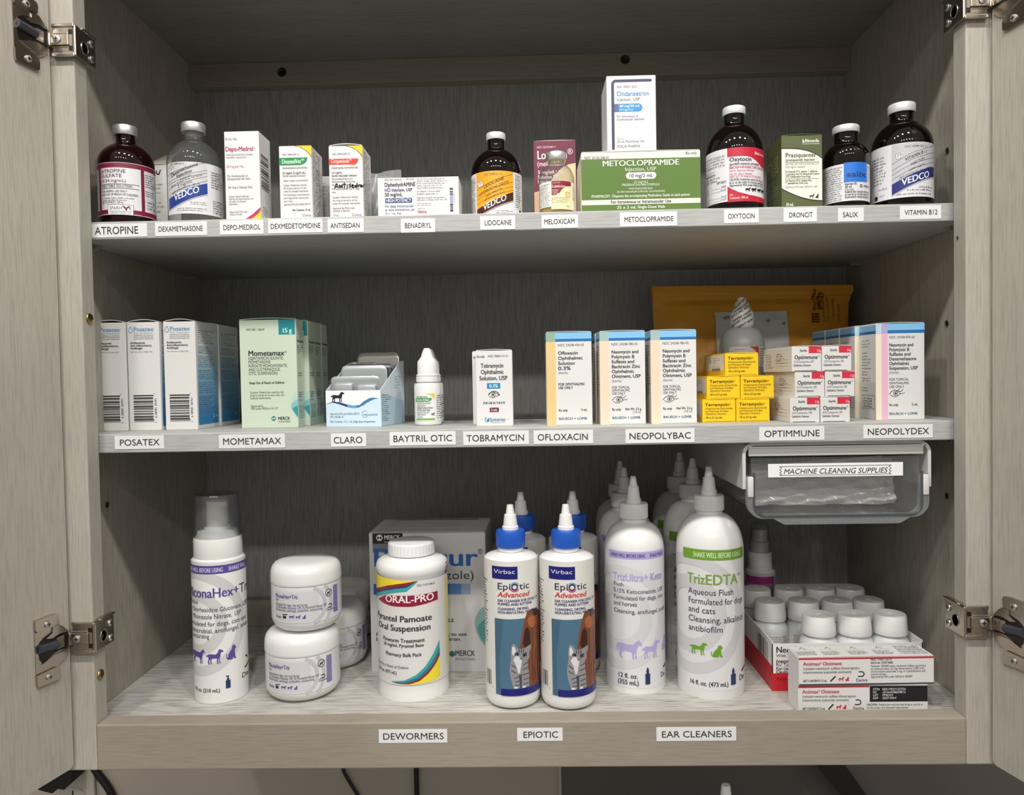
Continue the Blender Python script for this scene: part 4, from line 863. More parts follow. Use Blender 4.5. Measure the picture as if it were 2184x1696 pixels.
# open display box of blister trays
Yc = by(752, 911)
x0, x1 = at_y(687.5, 872, Yc).x, at_y(815, 872, Yc).x; bw = x1-x0; zf = at_y(752, 833, Yc).z-Zm; bd = .06
hb_ = at_y(865, 770, Yc+bd).z-Zm
RZ = radians(-13); BXM = Matrix.Translation((x0+bw/2, Yc+.004, Zm)) @ Matrix.Rotation(RZ, 4, 'Z')
t = thing('display_box', 'small open blue and white box with a dog silhouette, full of blister trays', 'box', BXM.translation, RZ)
CB = mat('#d3dfe6', .45); b = MB(); th = .0006
b.box(-bw/2, bw/2, 0, th, 0, zf, CB); b.box(-bw/2, bw/2, bd-th, bd, 0, hb_, CB); b.box(-bw/2, bw/2, 0, bd, 0, th, CB)
for sx in (-1, 1):
    xa = sx*bw/2; prof = [(0, 0), (bd, 0), (bd, hb_), (bd*.8, hb_-.002), (0, zf)]
    vs = [(xa, y, z) for y, z in prof]+[(xa-sx*th, y, z) for y, z in prof]; n = len(prof)
    fs = [tuple(range(n)) if sx > 0 else tuple(reversed(range(n))), tuple(n+i for i in reversed(range(n))) if sx > 0 else tuple(n+i for i in range(n))]
    fs += [(i, (i+1) % n, n+(i+1) % n, n+i) if sx < 0 else (n+i, n+(i+1) % n, (i+1) % n, i) for i in range(n)]
    b.add(vs, fs, CB)
s = Sheet(b, lambda px: (px-687.5)/(815-687.5)*bw-bw/2, lambda py: (912-py)/(912-833)*zf, bw/127.5, lambda u, v, o: (u, -o, v))
up = [(688+16*i, y) for i, y in enumerate((862, 857, 859, 864.5, 869, 864, 852, 849.5, 851))]
s.S([(687.5, 833), (815, 833)], [(687.5, 870), (815, 870)], '#e9ebec', 1)
s.S([(x, y+1) for x, y in up], [(x, 911.5) for x, y in up], '#c9dfec', 2)
dn = [(688, 862.5), (704, 859.5), (720, 863), (736, 870), (752, 872), (768, 868), (790, 856), (800, 852)]
s.S([(688, 862), (704, 857), (720, 858.5), (736, 863), (752, 866), (760, 865), (770, 866), (780, 863)], [(688, 862.5), (704, 859), (720, 863), (736, 868.5), (748, 871), (756, 870.5), (766, 869), (774, 866)], '#1f3a6d', 3)
s.S([(736, 863), (752, 866), (762, 866)], [(740, 869), (752, 871.5), (760, 870)], '#5c9cc8', 4)
s.S([(754, 871), (764, 867), (776, 857), (790, 850), (800, 849), (810, 851)], [(754, 871.5), (766, 870), (780, 862), (794, 855), (802, 852), (810, 851.4)], '#3a77aa', 3)
s.SIL('dog', 699, 836, 732, 858, '#1a1d2c', 5); s.T('Approved by FDA under NADA # 200-776', 697, 766, 886, 4.6, '#44586a'); s.T('NDC 17030-861-10', 697, 728, 893, 4.6, '#44586a')
s.T('Net Contents: 10 x 1 mL single dose dropperettes', 697, 802, 903, 5, '#3c5266'); s.O(779, 884.5, 7, 1, '#6a7f92', 3, 60, 320); s.T('vetoquinol', 775, 808, 888, 5.4, '#55697c')
s2 = Sheet(b, lambda px: (px-815)/(868-815)*bd, lambda py: (912-py)/(912-833)*zf, zf/79, lambda u, v, o: (bw/2+o, u, v))
s2.P([(816, 911), (866, 911), (866, 860), (816, 838)], '#b4cfdd', 1)
for i in range(13): s2.G(817, 838, 842+i*4.6, 846+i*4.6, 1, '#33485a', .3, 3)
s2.G(846, 862, 800, 832, 5, '#9fb0ba', .3, 3)
b.build('box_body', t, smooth=False)
TRAY = mat('#b9bdbf', .28, .35, .6)
def tray(label, y, zt, xl, xr, lean, bend, bumps, m):
    wv = (xr-xl)*bw; tt = thing('blister_tray', label, 'tray', BXM @ Vector(((xl+xr)/2*bw, y, th+.0006)), RZ, 'blister trays in the display box')
    b = MB(); n = 26
    def P(u, v):
        x = -wv/2+wv*u; z = zt*v; c = .006
        ex = min(u, 1-u)*wv; ez = (1-v)*zt
        if ex < c and ez < c:
            dx, dz = c-ex, c-ez; L = math.hypot(dx, dz)
            if L > c: x = math.copysign(wv/2-c+dx/L*c, x); z = zt-c+dz/L*c
        return (x, lean*v*v+bend*sin(pi*u)*v, z)
    b.grid(P, n, 12, m); o = b.build('foil_sheet', tt, ang=60); mo = o.modifiers.new('thickness', 'SOLIDIFY'); mo.thickness = .0005
    for bx0, bx1, bz0, bz1 in bumps:
        b = MB(); yy = lean*((bz0+bz1)/2)**2
        b.box(-wv/2+bx0*wv, -wv/2+bx1*wv, yy-.0045+bend*.6, yy+.0002+bend*.6, bz0*zt, bz1*zt, m, .0016, seg=3); b.build('blister_cup', tt)
    return tt
tray('grey blister tray frontmost in the display box, leaning forward', .012, zf+.0125, -.46, .47, -.007, -.001, [(.1, .45, .68, .86), (.55, .9, .64, .82)], TRAY)
tray('grey blister tray second from the front in the display box', .026, zf+.0235, -.42, .44, -.002, -.0008, [(.2, .52, .6, .74)], TRAY)
T3 = mat('#55585b', .3, .35, .6)
tray('dark blister tray third from the front in the display box', .033, zf+.0245, -.43, .45, 0, 0, [], T3)
tray('dark blister tray fourth from the front in the display box', .04, zf+.025, -.43, .45, 0, 0, [], T3)
tray('tall shiny blister tray at the back of the display box', .051, zf+.037, -.35, .46, .003, 0, [(.1, .5, .72, .86)], mat('#c6c4c0', .22, .6, .6))
# two small white dropper bottles
def drop_bottle(label, px, rows, zb, Yc, draw, name='dropper_bottle', body=None):
    cx, r, Yf, tu = geom(px, Yc); xm = (px[0]+px[1])/2; p = at_y(xm, rows[4], Yc)
    Z = lambda py, Y=Yc: at_y(xm, py, Y).z-zb
    t = thing(name, label, 'bottle', (p.x, Yc, zb))
    z0, z1, z2, z3, z4 = [Z(y) for y in rows[:5]]      # tip top, cone foot, cap foot, collar foot, shoulder
    b = MB(); b.lathe([(0, 0), (r*.86, 0), (r*.97, .0012), (r, .003), (r, z4), (r*.96, z4+.003), (r*.82, z3-.0012), (r*.7, z3-.0004), (r*.66, z3+.001), (0, z3+.001)], body or PLASTIC, 44); b.build('body', t)
    b = MB(); b.lathe([(r*.8, z3), (r*.84, z3+.0006), (r*.84, z2-.002), (r*.8, z2-.0014)], PLASTIC, 44); b.build('collar', t)
    b = MB(); b.lathe([(r*.82, z2-.0012), (r*.84, z2-.0006), (r*.84, z2), (r*.74, z2+.0008), (r*.72, z1-.001), (r*.68, z1), (r*.46, z1+.004), (r*.34, z1+.009), (r*.26, z0-.0012), (r*.22, z0), (0, z0)], PLASTIC, 0, ribs=32, amp=.006, rib_rng=(3, 4)); b.build('cap', t)
    b = MB(); la = Z(838, Yf), Z(898, Yf); wrap(b, r, la[1], la[0], -62, 100, mat('#e2e2e0', .32), turn=tu); draw(cyl_sheet(b, r, xm, (px[1]-px[0])/2, Yf, zb, turn=tu)); b.build('label', t); return t
def d_bay(s):
    k = '#4a4a50'; s.P([(907, 840), (916, 842), (922, 846), (926, 852), (926, 839.5)], '#e8c62c', 2); s.P([(887, 849), (921, 849), (919, 853), (915, 857), (887, 857)], '#3f9a52', 2)
    s.T('NDC 59043-205-05', 889, 911, 848, 3.2, '#5a7a3a', b=1); s.T('Enro Otic', 889, 915, 855.5, 5, '#d9efdd', b=1)
    for i, (tx, e) in enumerate((('(enrofloxacin/silver', 918), ('sulfadiazine)', 908), ('Antibacterial-antimycotic Emulsion', 922), ('For Otic use In dogs', 916), ('Approved by FDA under', 914), ('ANADA # 200-702', 907), ('15 mL', 900))): s.T(tx, 890, e, 861.5+i*4.9, 3.6, k, b=1 if i in (2, 3) else 0)
    s.R(888, 892.5, 926, 896, '#6fae3a', 2); s.SIL('dog', 918, 880, 926, 887, k, 3); s.G(930, 942, 842, 894, 11, '#3c3c48', .25)
Yb = by(912, 905)
bt = drop_bottle('white dropper bottle with a green and yellow label, front one of two', (883, 941), (743, 770, 800, 815, 824), Zm, Yb, d_bay)
dup(bt, (bt.location.x-.0012, Yb+.029, Zm), 'white dropper bottle peeking out behind its twin beside the display box')
# tobramycin cartons
def d_tob(s):
    k = '#37373c'
    s.T('Rx only', 1017, 1034, 760.5, 4.6, k, b=1); s.T('NDC 70069-131-01', 1041, 1086, 760, 4.6, k)
    for i, (tx, a, e) in enumerate((('Tobramycin', 1025, 1075), ('Ophthalmic', 1025, 1075), ('Solution, USP', 1021.5, 1083))): s.T(tx, a, e, 782.5+i*13.5, 9, k, b=1)
    s.R(1038, 816, 1067, 828, '#1f86b8', 2); s.T('0.3%', 1043, 1062, 825.5, 7, '#dff1f8', b=1); eye(s, 1041, 834, 1065, 848, '#2c2c30', False); s.L([(1041, 840), (1047, 835), (1054, 833.5), (1061, 836), (1065, 841)], 1.6, '#2c2c30')
    s.T('FOR USE IN THE EYE', 1029, 1077, 861, 4.6, k, b=1); s.R(1043, 869, 1063, 878.5, '#6d2438', 2); s.T('5 mL', 1046, 1060, 876.5, 5.5, '#f0dfe3', b=1)
    s.C(1037, 895, 5.2, '#2d7fb0', 2); s.P([(1037, 889.5), (1040, 892), (1035, 896), (1037, 900.5), (1033, 896), (1036, 892)], '#e8f1f5', 3); s.T('Somerset', 1043, 1077, 898, 7.5, '#5f8fb0', b=1); s.T('Therapeutics, LLC', 1044, 1076, 902, 3.2, '#7c97ab')
    s.R(1020, 894, 1029, 894.7, '#c2c2c0', 2); s.R(1078, 894, 1088, 894.7, '#c2c2c0', 2)
Yt = by(1054, 909)
tc_ = carton('medicine_carton', 'narrow white carton with an eye drawing and blue 0.3% bar, front one of two', 'box', (1015, 748, 1093), Yt, .026, Zm, {'front': ((1014, 746, 1094, 909), d_tob)}, flap=.0008)
dup(tc_, (tc_.location.x-.0052, tc_.location.y+.0275, Zm), 'narrow white carton almost hidden behind the one with the blue 0.3% bar')
# the four tall cartons with a blue top band
def d_bausch(x, kind):
    def f(s):
        k = '#3b3c42'; st = {'o': '#e3c488', 'n': '#efd3b8', 'd': '#e6b4cc'}[kind]; g = {'o': '#8fae96', 'n': '#a2bcb6', 'd': '#b0a6d0'}[kind]
        if kind == 'd':
            s.R(x, 688, x+15, 894, '#ece2c8', 1); s.R(x+12, 688, x+25, 894, st, 2); s.R(x+25, 688, x+104, 709, '#84bfe6', 1); s.R(x+25, 702, x+104, 708.5, '#1f6fae', 2); s.R(x+12, 688, x+25, 709, g, 3); s.R(x, 688, x+12, 709, '#b9d3dd', 3)
            o = x+28
        else:
            s.R(x, 708, x+20, 908, st, 1); s.R(x+20, 708, x+97, 727.5, '#84bfe6', 1); s.R(x+20, 722, x+97, 727.5, '#1f6fae', 2); s.R(x, 708, x+20, 727.5, g, 2); o = x+25
        dy = 0 if kind != 'd' else -19
        N = {'o': 'NDC 24208-434-05', 'n': 'NDC 24208-780-55', 'd': 'NDC 24208-830-60'}[kind]
        s.T(N, o, o+(55 if kind == 'd' else 56), 737.5+dy-(0 if kind != 'd' else -1), 5, '#66676c')
        T = {'o': [('Ofloxacin', 43), ('Ophthalmic', 53), ('Solution', 36)], 'n': [('Neomycin and', 58), ('Polymyxin B', 49), ('Sulfates and', 49), ('Bacitracin Zinc', 61), ('Ophthalmic', 48), ('Ointment, USP', 62)],
             'd': [('Neomycin and', 52), ('Polymyxin B', 43), ('Sulfates and', 46), ('Dexamethasone', 58), ('Ophthalmic', 43), ('Suspension, USP', 61)]}[kind]
        y = 755.5 if kind == 'o' else 755 if kind == 'n' else 737; lh = 11 if kind == 'o' else 10.5 if kind == 'n' else 9.9
        for i, (tx, wd) in enumerate(T): s.T(tx, o, o+wd, y+i*lh, 7, k, b=1)
        y += len(T)*lh
        if kind == 'o': s.T('0.3%', o, o+27, y, 7.5, '#2d3f6a', b=1); y += 10
        s.T('(Sterile)', o, o+21, y-1.5, 5, '#77787e')
        if kind == 'o': s.T('FOR OPHTHALMIC', o, o+57, 822, 5.4, k, b=1); s.T('USE ONLY', o, o+31, 829.5, 5.4, k, b=1)
        else:
            yy = 830.5 if kind == 'n' else 810
            for i, (tx, wd) in enumerate((('FOR TOPICAL', 38), ('OPHTHALMIC', 39), ('USE ONLY', 29))): s.T(tx, o, o+wd*(1 if kind == 'n' else 1.1), yy+i*(6.5 if kind == 'n' else 7.8), 5, k)
            eye(s, o, 847.5 if kind == 'n' else 830, o+33, 862 if kind == 'n' else 845)
        yb = 878 if kind != 'd' else 864.5
        s.T('Rx only', o, o+19, yb, 5, k, b=1)
        if kind == 'n': s.T('Net Wt. 3.5 g', o+28, o+62, yb-.5, 5, k, b=1); s.T('(1/8 oz)', o+44, o+62, yb+6, 4.6, '#77787e')
        else: s.T('5 mL', o+48, o+61, yb-.5, 5, k, b=1)
        s.T('BAUSCH + LOMB', o, o+60, 896 if kind != 'd' else 883.5, 5, '#3a6f8a', b=1)
    return f
def d_bausch_l(kind):
    def f(s):
        if kind == 'd':
            s.R(1843, 690, 1868, 709, '#7fb6dc', 1); s.R(1843, 703, 1868, 708.5, '#1f5f96', 2)
            for i, (n, h) in enumerate(((3, 13), (4, 20), (4, 16))): pass
            for y in (719, 726, 732, 746, 753, 760, 767, 773, 780, 788, 794, 802, 807, 823, 829): s.G(1847, 1865, y, y+5, 1, '#6a6a66', .3, 2)
            s.L([(1847, 842), (1866, 842), (1866, 871), (1847, 871), (1847, 842)], .8, '#5a5a58', 3); s.G(1849, 1864, 845, 869, 4, '#5a5a58', .1, 3)
        else:
            s.R(1265, 708, 1279, 727, '#7fb6dc', 1); s.R(1265, 722, 1279, 727, '#1f5f96', 2); s.G(1267, 1277, 735, 850, 18, '#77777c', .3)
    return f
Yo = by(1213, 907)
oc = carton('medicine_carton', 'white carton with a tan stripe, left of the two peach-striped cartons', 'box', (1165, 709, 1262), Yo, .035, Zm, {'front': ((1165, 708, 1262, 908), d_bausch(1165, 'o')), 'left': ((1264, 708, 1280, 908), d_bausch_l('n'))}, flap=.0005)
n1 = carton('medicine_carton', 'white carton with a peach stripe, front left of the four', 'box', (1279, 707, 1376), Yo, .034, Zm, {'front': ((1279, 708, 1376, 908), d_bausch(1279, 'n')), 'left': ((1265, 708, 1279, 908), d_bausch_l('n'))}, flap=.0005, group='peach striped eye ointment cartons')
l1 = n1.location.copy(); g_ = 'peach striped eye ointment cartons'
xr_ = at_y((1386+1488)/2, 800, Yo).x
dup(n1, (xr_, l1.y, Zm), 'white carton with a peach stripe, front right of the four, beside the yellow boxes', g_)
dup(n1, (l1.x-.001, l1.y+.0352, Zm), 'white carton standing behind the front left peach-striped carton', g_)
dup(n1, (xr_-.0012, l1.y+.0352, Zm), 'white carton standing behind the front right peach-striped carton', g_)
Yx = by(1920, 895)
nd = carton('medicine_carton', 'white carton with a pink and cream stripe at the front of the right-hand row', 'box', (1868, 690, 1972), Yx, .034, Zm, {'front': ((1868, 688, 1972, 894), d_bausch(1868, 'd')), 'left': ((1843, 688, 1868, 894), d_bausch_l('d'))}, flap=.0005, group='pink striped eye drop cartons')
l2 = nd.location.copy()
for i, lab in enumerate(('second carton in the pink-striped row at the right end of the middle shelf', 'third carton in the pink-striped row at the right end of the middle shelf', 'rearmost carton in the pink-striped row at the right end of the middle shelf')):
    dup(nd, (l2.x-(.004 if i == 0 else .0042+.0006*i), l2.y+.0352*(i+1), Zm), lab, 'pink striped eye drop cartons')
# yellow boxes
YEL = '#efc413'
def d_ter(s):
    k = '#5c4a10'
    s.T('Terramycin', 1551, 1603, 769.5, 6.2, '#4a3a0c', b=1); s.T('®', 1603.5, 1607, 768, 3, k)
    for i, (tx, e) in enumerate((('(Oxytetracycline Hydrochloride', 1611), ('and Polymyxin B Sulfate', 1602), ('Ophthalmic Ointment)', 1597))): s.T(tx, 1551, e, 776.5+i*5.7, 4, k, it=.15)
    s.T('1/8 oz (3.5 g) tube', 1551, 1589, 795.5, 3.8, k, b=1)
    s.R(1552, 801.2, 1615, 802, '#9a7c0c', 2)
def d_ter_l(s):
    s.R(1514, 759, 1543, 792, '#e4e2e0', 1); s.G(1519, 1541, 762, 776, 3, '#8a8a90', .2); s.T('zoetis', 1524, 1538, 792, 6, '#3d4f8a', b=1)
Yk = by(1535, 901); hT = (at_y(1535, 853, Yk).z-Zm)*.995
def ter(label, xl, xr, lev, first=None, dy=0.0, rz=0.0):
    zb = Zm+lev*(hT+.0006); p = at_y((xl+xr)/2, 877-lev*48, Yk+dy); loc = Vector((p.x, Yk+.0415+dy, zb))
    if first: return dup(first, loc, label, 'yellow ointment boxes', rz)
    wx_ = (at_y(xr, 877, Yk)-at_y(xl, 877, Yk)).length*.985
    o = carton('ointment_box', label, 'box', (1545, 757, 1618), Yk, .083, zb, {'front': ((1545, 757, 1618, 804), d_ter), 'left': ((1510, 757, 1545, 804), d_ter_l)}, col=YEL, group='yellow ointment boxes', h=hT, w=wx_, flap=.0003)
    o.location = loc; return o
y0_ = ter('small yellow box, bottom left of the yellow pile', 1497.5, 1569.5, 0)
ter('small yellow box, bottom right of the yellow pile', 1570, 1642, 0, y0_, .0, .0)
ter('small yellow box, left one of the middle pair of the yellow pile', 1507, 1579, 1, y0_, .0006); ter('small yellow box, right one of the middle pair of the yellow pile', 1579.3, 1651, 1, y0_, .0009)
ter('small yellow box alone on top of the yellow pile', 1546, 1618, 2, y0_, .0015)
# red cornered white boxes
def d_opt(s):
    k = '#34343a'
    s.R(1725, 741, 1752, 754.5, '#d3283c', 2); s.T('Sterile', 1706, 1721, 751, 5, '#55555a', b=1); s.T('3.5g', 1742, 1751, 752, 5, '#f0cfd4', b=1)
    s.T('Optimmune', 1694, 1744, 766.5, 8, k, b=1); s.T('®', 1745, 1748, 762, 3, k); s.T('(0.2% Cyclosporine, USP)', 1693, 1736, 774, 4.2, '#66666c'); s.T('Ophthalmic Ointment', 1692, 1729, 781.5, 4.2, '#55555a', b=1)
    s.R(1694, 790.5, 1742, 791.6, '#2a2a2c', 2)
def d_opt_l(s):
    for i in range(5): s.G(1664, 1684, 752+i*5, 756.5+i*5, 1, '#6c6458', .4)
    for i in range(3): s.L([(1662, 768+i*7), (1684, 768+i*7)], .5, '#8a8276')
    for i in range(7): s.G(1645, 1658, 752+i*5, 756.5+i*5, 1, '#7c7468', .2)
Yq = by(1717, 902); hO = (at_y(1717, 848.5, Yq).z-Zm)*.995
def opt(label, xl, xr, lev, first=None, dy=0.0, rz=0.0):
    zb = Zm+lev*(hO+.0006); p = at_y((xl+xr)/2, 875-lev*53, Yq+dy); loc = Vector((p.x, Yq+.041+dy, zb))
    if first: return dup(first, loc, label, 'white ointment boxes with red corners', rz)
    wx_ = (at_y(xr, 877, Yq)-at_y(xl, 877, Yq)).length*.985
    o = carton('ointment_box', label, 'box', (1689, 741, 1752), Yq, .082, zb, {'front': ((1689, 741, 1752, 793), d_opt), 'left': ((1640, 741, 1689, 795), d_opt_l)}, group='white ointment boxes with red corners', h=hO, w=wx_, flap=.0003)
    o.location = loc; return o
o0 = opt('white box with a red corner, bottom left of its stack of six', 1685, 1748.6, 0)
opt('white box with a red corner, bottom right of its stack of six', 1749.6, 1813.5, 0, o0)
opt('white box with a red corner, middle left of its stack of six', 1695, 1759, 1, o0, .001); opt('white box with a red corner, middle right of its stack of six', 1759.8, 1823, 1, o0, .0004)
opt('white box with a red corner, top left of its stack of six', 1688.5, 1752.3, 2, o0, .0008); opt('white box with a red corner, top right of its stack of six', 1753, 1816.5, 2, o0, .0002)
# saline bottle with a tamper seal, behind the yellow boxes
Ys = .165; cx, r, Yf, tu = geom((1534, 1632), Ys); xm = 1583
p = at_y(xm, 760, Ys); Z = lambda py, Y=Ys: at_y(xm, py, Y).z-Zm
t = thing('squeeze_bottle', 'frosted bottle with a printed tamper seal in front of the padded envelope', 'bottle', (p.x, Ys, Zm))
zs, zn, zt = Z(748), Z(700), Z(635)
b = MB(); rn = 24/FPX*(Ys-CAM.y); b.lathe([(0, 0), (r*.95, 0), (r, .002), (r, zs)]+[(rn+(r-rn)*cos(a*pi/16), zs+(zn-zs)*sin(a*pi/16)) for a in range(1, 8)]+[(rn*.9, zn), (rn*.8, zn+.004), (0, zn+.004)], mat('#b2b5b6', .3), 48); b.build('body', t, ang=50)
b = MB(); K = 1/FPX*(Ys-CAM.y); SEALM = mat('#e2dfdc', .3)
RP = [(698, 21), (694, 23.5), (688, 24.2), (672, 24), (666, 22), (660, 18.5), (655, 16), (650, 15), (645, 14), (642, 10), (640, 9), (635, 8.5)]
b.lathe([(w_*K, Z(y_)) for y_, w_ in RP]+[(0, Z(635))], SEALM, 36)
def srad(z):
    for (ya, ra), (yb, rb) in zip(RP, RP[1:]):
        za, zb_ = Z(ya), Z(yb)
        if za <= z <= zb_: return K*(ra+(rb-ra)*(z-za)/(zb_-za))
    return K*(RP[0][1] if z < Z(698) else RP[-1][1])
sh = Sheet(b, lambda px: (px-xm)*K, lambda py: Z(py), K, lambda u, v, o: ((srad(v)+o+.0004)*sin(u/(24*K)+tu), -(srad(v)+o+.0004)*cos(u/(24*K)+tu), v), .002)
for i in range(6):
    y = 647+i*9.5; s_ = -22+4*(i % 2)
    sh.T(('SECURE TAMPER', 'TAMPER EVIDENT', 'SECURE SEAL', 'TAMPER EVIDENT', 'SECURE TAMPER', 'EVIDENT SEAL')[i], xm+s_-2, xm+s_+44, y+14, 4.6, '#2b2b30', b=1, sl=.55)
b.build('tamper_seal', t, ang=50)
b = MB(); wrap(b, r, .005, Z(739, Yf), -34, 70, mat('#dcdad8', .35), turn=tu); s = cyl_sheet(b, r, xm, 49, Yf, Zm, turn=tu)
s.R(1616, 740, 1630, 820, '#c9c7c5', 1); s.S([(1598, 739.5), (1605, 739.5), (1612, 739.5), (1617, 739.5)], [(1598, 740), (1606, 744), (1613, 752), (1617, 762)], '#c84a25', 2); s.R(1568, 745, 1591, 745.8, '#8a8a8c', 2); s.T('EYE WASH', 1570, 1612, 758, 6, '#4f6a3a', b=1) if 0 else None
s.G(1620, 1631, 742, 800, 12, '#44444a', .1); s.L([(1543, 740), (1543, 790)], 1, '#5c5c60'); b.build('label', t)
# padded envelope
Ye = .236; x0, x1 = at_y(1388, 640, Ye).x, at_y(1822, 640, Ye).x; zt = at_y(1600, 606, Ye).z; w_ = x1-x0; h_ = zt-Zm
t = thing('padded_envelope', 'golden brown padded envelope leaning at the back of the middle shelf', 'envelope', ((x0+x1)/2, Ye, Zm))
MAIL = wood('kraft_paper', 'x', '#bd8220', '#d3962b', '#d99d33', .25, .4)
def env(side):
    def f(u, v):
        e = min(1, 4.5*min(u, 1-u))*min(1, 3.2*min(v, 1-v)+.05)
        xs = 1.0-(0.055*max(0, 1-abs(v-.62)/.5)*(1 if u > .5 else .3))
        x = (u-.5)*w_*(xs if v < .93 else 1)+(.002 if u < .05 else 0); tilt = (v-.5)*.02
        wr = .0012*sin(23*u+9*v)*sin(17*v+4*u+1)+.0009*sin(41*u-23*v)
        bulge = .016*e**.7
        y = tilt + (-bulge-wr*e if side < 0 else bulge*.6)
        if v > .86 and side < 0: y = tilt-.004-.003*(v > .9)
        return (x, y, h_*v*(1-.02*u*(v > .9)))
    return f
b = MB(); b.grid(env(-1), 60, 40, MAIL); b.grid(lambda u, v: env(1)(1-u, v), 60, 40, MAIL)
fr = env(-1)
def emap(u, v, o):
    q_ = fr(min(1, max(0, u/w_+.5)), min(1, max(0, v/h_))); return (q_[0], q_[1]-o-.0011, q_[2])
ke = w_/434.0
s = Sheet(b, lambda px: (px-1605)*ke, lambda py: at_y(1605, py, Ye-.012).z-Zm, ke, emap, .004, .5)
K_ = '#3a2410'
s.T('Recycled', 1741, 612, 664, 7, K_, b=1, rot=1); s.T('Jiffylite', 1754, 618, 662, 9.5, K_, b=1, rot=1); s.T('Cushioned Mailer', 1761, 622, 690, 4.5, K_, rot=1)
for x, y1, tx in ((1771, 630, '• 100% Recyclable Paper'), (1783, 638, '• 15% Recycled Padding'), (1797, 650, '• Call 800 525 1234')): s.T(tx, x, y1, 690, 4.2, '#5a3a18', rot=1)
s.R(1730, 670, 1748, 690, K_, 2)
for i in range(3):
    for j in range(3): s.R(1732+i*5.6, 672+j*6, 1736+i*5.6, 676.4+j*6, '#b27a1d', 3)
b.build('envelope_body', t, ang=70)
b = MB(); s = Sheet(b, lambda px: (px-1605)*ke, lambda py: at_y(1605, py, Ye-.014).z-Zm, ke, emap, .004, .5)
s.emit([[(s.X(1518+160*i/12), s.Y(880)), (s.X(1518+160*(i+1)/12), s.Y(880)), (s.X(1518+160*(i+1)/12), s.Y(667)), (s.X(1518+160*i/12), s.Y(667))] for i in range(12)] if 0 else [[(s.X(1519+13*i), s.Y(664+10*j+10)), (s.X(1519+13*i+13), s.Y(664+10*j+10)), (s.X(1519+13*i+13), s.Y(664+10*j)), (s.X(1519+13*i), s.Y(664+10*j))] for i in range(12) for j in range(20)], mat('#cfcccb', .5), 4)
for x, y in ((1533, 676), (1625, 684), (1660, 690), (1541, 674)): s.P([(x, y), (x+9, y-3), (x+12, y+2), (x+6, y+5)], '#8f8c8e', 6)
s.G(1636, 1660, 742, 758, 2, '#8a888c', .2, 6); b.build('address_label', t, ang=70)
# ------------------------------------------------------------------ cabinet floor
def zrow(xm, py, Y): return at_y(xm, py, Y).z-FL
def bottle(name, label, cat, px, Yc, prof, parts, draw, lab, mbody=PLASTIC, ymid=1350, group=None):
    """prof: (half width in photo px, photo row) up the silhouette; parts: same for cap pieces; lab = (top row, bottom row, from deg, to deg, colour)"""
    cx, r, Yf, tu = geom(px, Yc); xm = (px[0]+px[1])/2; p = at_y(xm, ymid, Yc); kk = r/((px[1]-px[0])/2)
    t = thing(name, label, cat, (p.x, Yc, FL), 0, group)
    def P(lst): return [(max(0, w*kk), max(0, zrow(xm, y, Yc))) for w, y in lst]
    pr = P(prof); pr[0] = (0, 0); pr[1] = (pr[1][0], 0)
    b = MB(); b.lathe(pr, mbody, 56); b.build('body', t, ang=38)
    for nm, lst, m, ribs, rng in parts:
        b = MB(); b.lathe(P(lst), m, 44, ribs=ribs, amp=(.004 if nm == 'cap' else .012) if ribs else 0, rib_rng=rng); b.build(nm, t, ang=30)
    if lab:
        b = MB(); z1, z0 = zrow(xm, lab[0], Yf), zrow(xm, lab[1], Yf); wrap(b, r, z0, z1, lab[2], lab[3], mat(lab[4], .3), turn=tu)
        draw(cyl_sheet(b, r, xm, (px[1]-px[0])/2, Yf, FL, .002, .3, tu)); b.build('label', t)
    return t
def rings(s, cx, cy, col, rs, l=1):
    for r, w in rs: s.O(cx, cy, r, w, col, l, 0, 360, 40)
TINT = '#cfccca'
PUR = '#5b4a92'; LIL = '#b3a6d8'; GRN = '#6c9f2a'; INK = '#3a3350'
def dechra(s, x, y, k=1.0, col='#15151a', cut=False):
    s.O(x+9*k, y-11*k, 5.2*k, 2.2*k, col, 4, -90, 90); s.L([(x+1*k, y-5.8*k), (x+9.5*k, y-5.8*k)], 2.2*k, col, 4); s.L([(x+3*k, y-16.2*k), (x+9.5*k, y-16.2*k)], 2.2*k, col, 4)
    s.T('Dechra', x-4*k, x+22*k, y+6*k, 7*k, col)
def pump_icon(s, x, y0, y1, nozzle=False):
    c = '#1f355c'; s.R(x-5, y0+(y1-y0)*.36, x+5, y1, c, 3); s.R(x-2.5, y0+(y1-y0)*.2, x+2.5, y0+(y1-y0)*.38, c, 3)
    if nozzle: s.P([(x-1, y0), (x+1, y0), (x+3, y0+(y1-y0)*.22), (x-3, y0+(y1-y0)*.22)], c, 3)
    else: s.R(x-4, y0, x+2, y0+(y1-y0)*.1, c, 3); s.R(x-1, y0, x+1, y0+(y1-y0)*.25, c, 3)
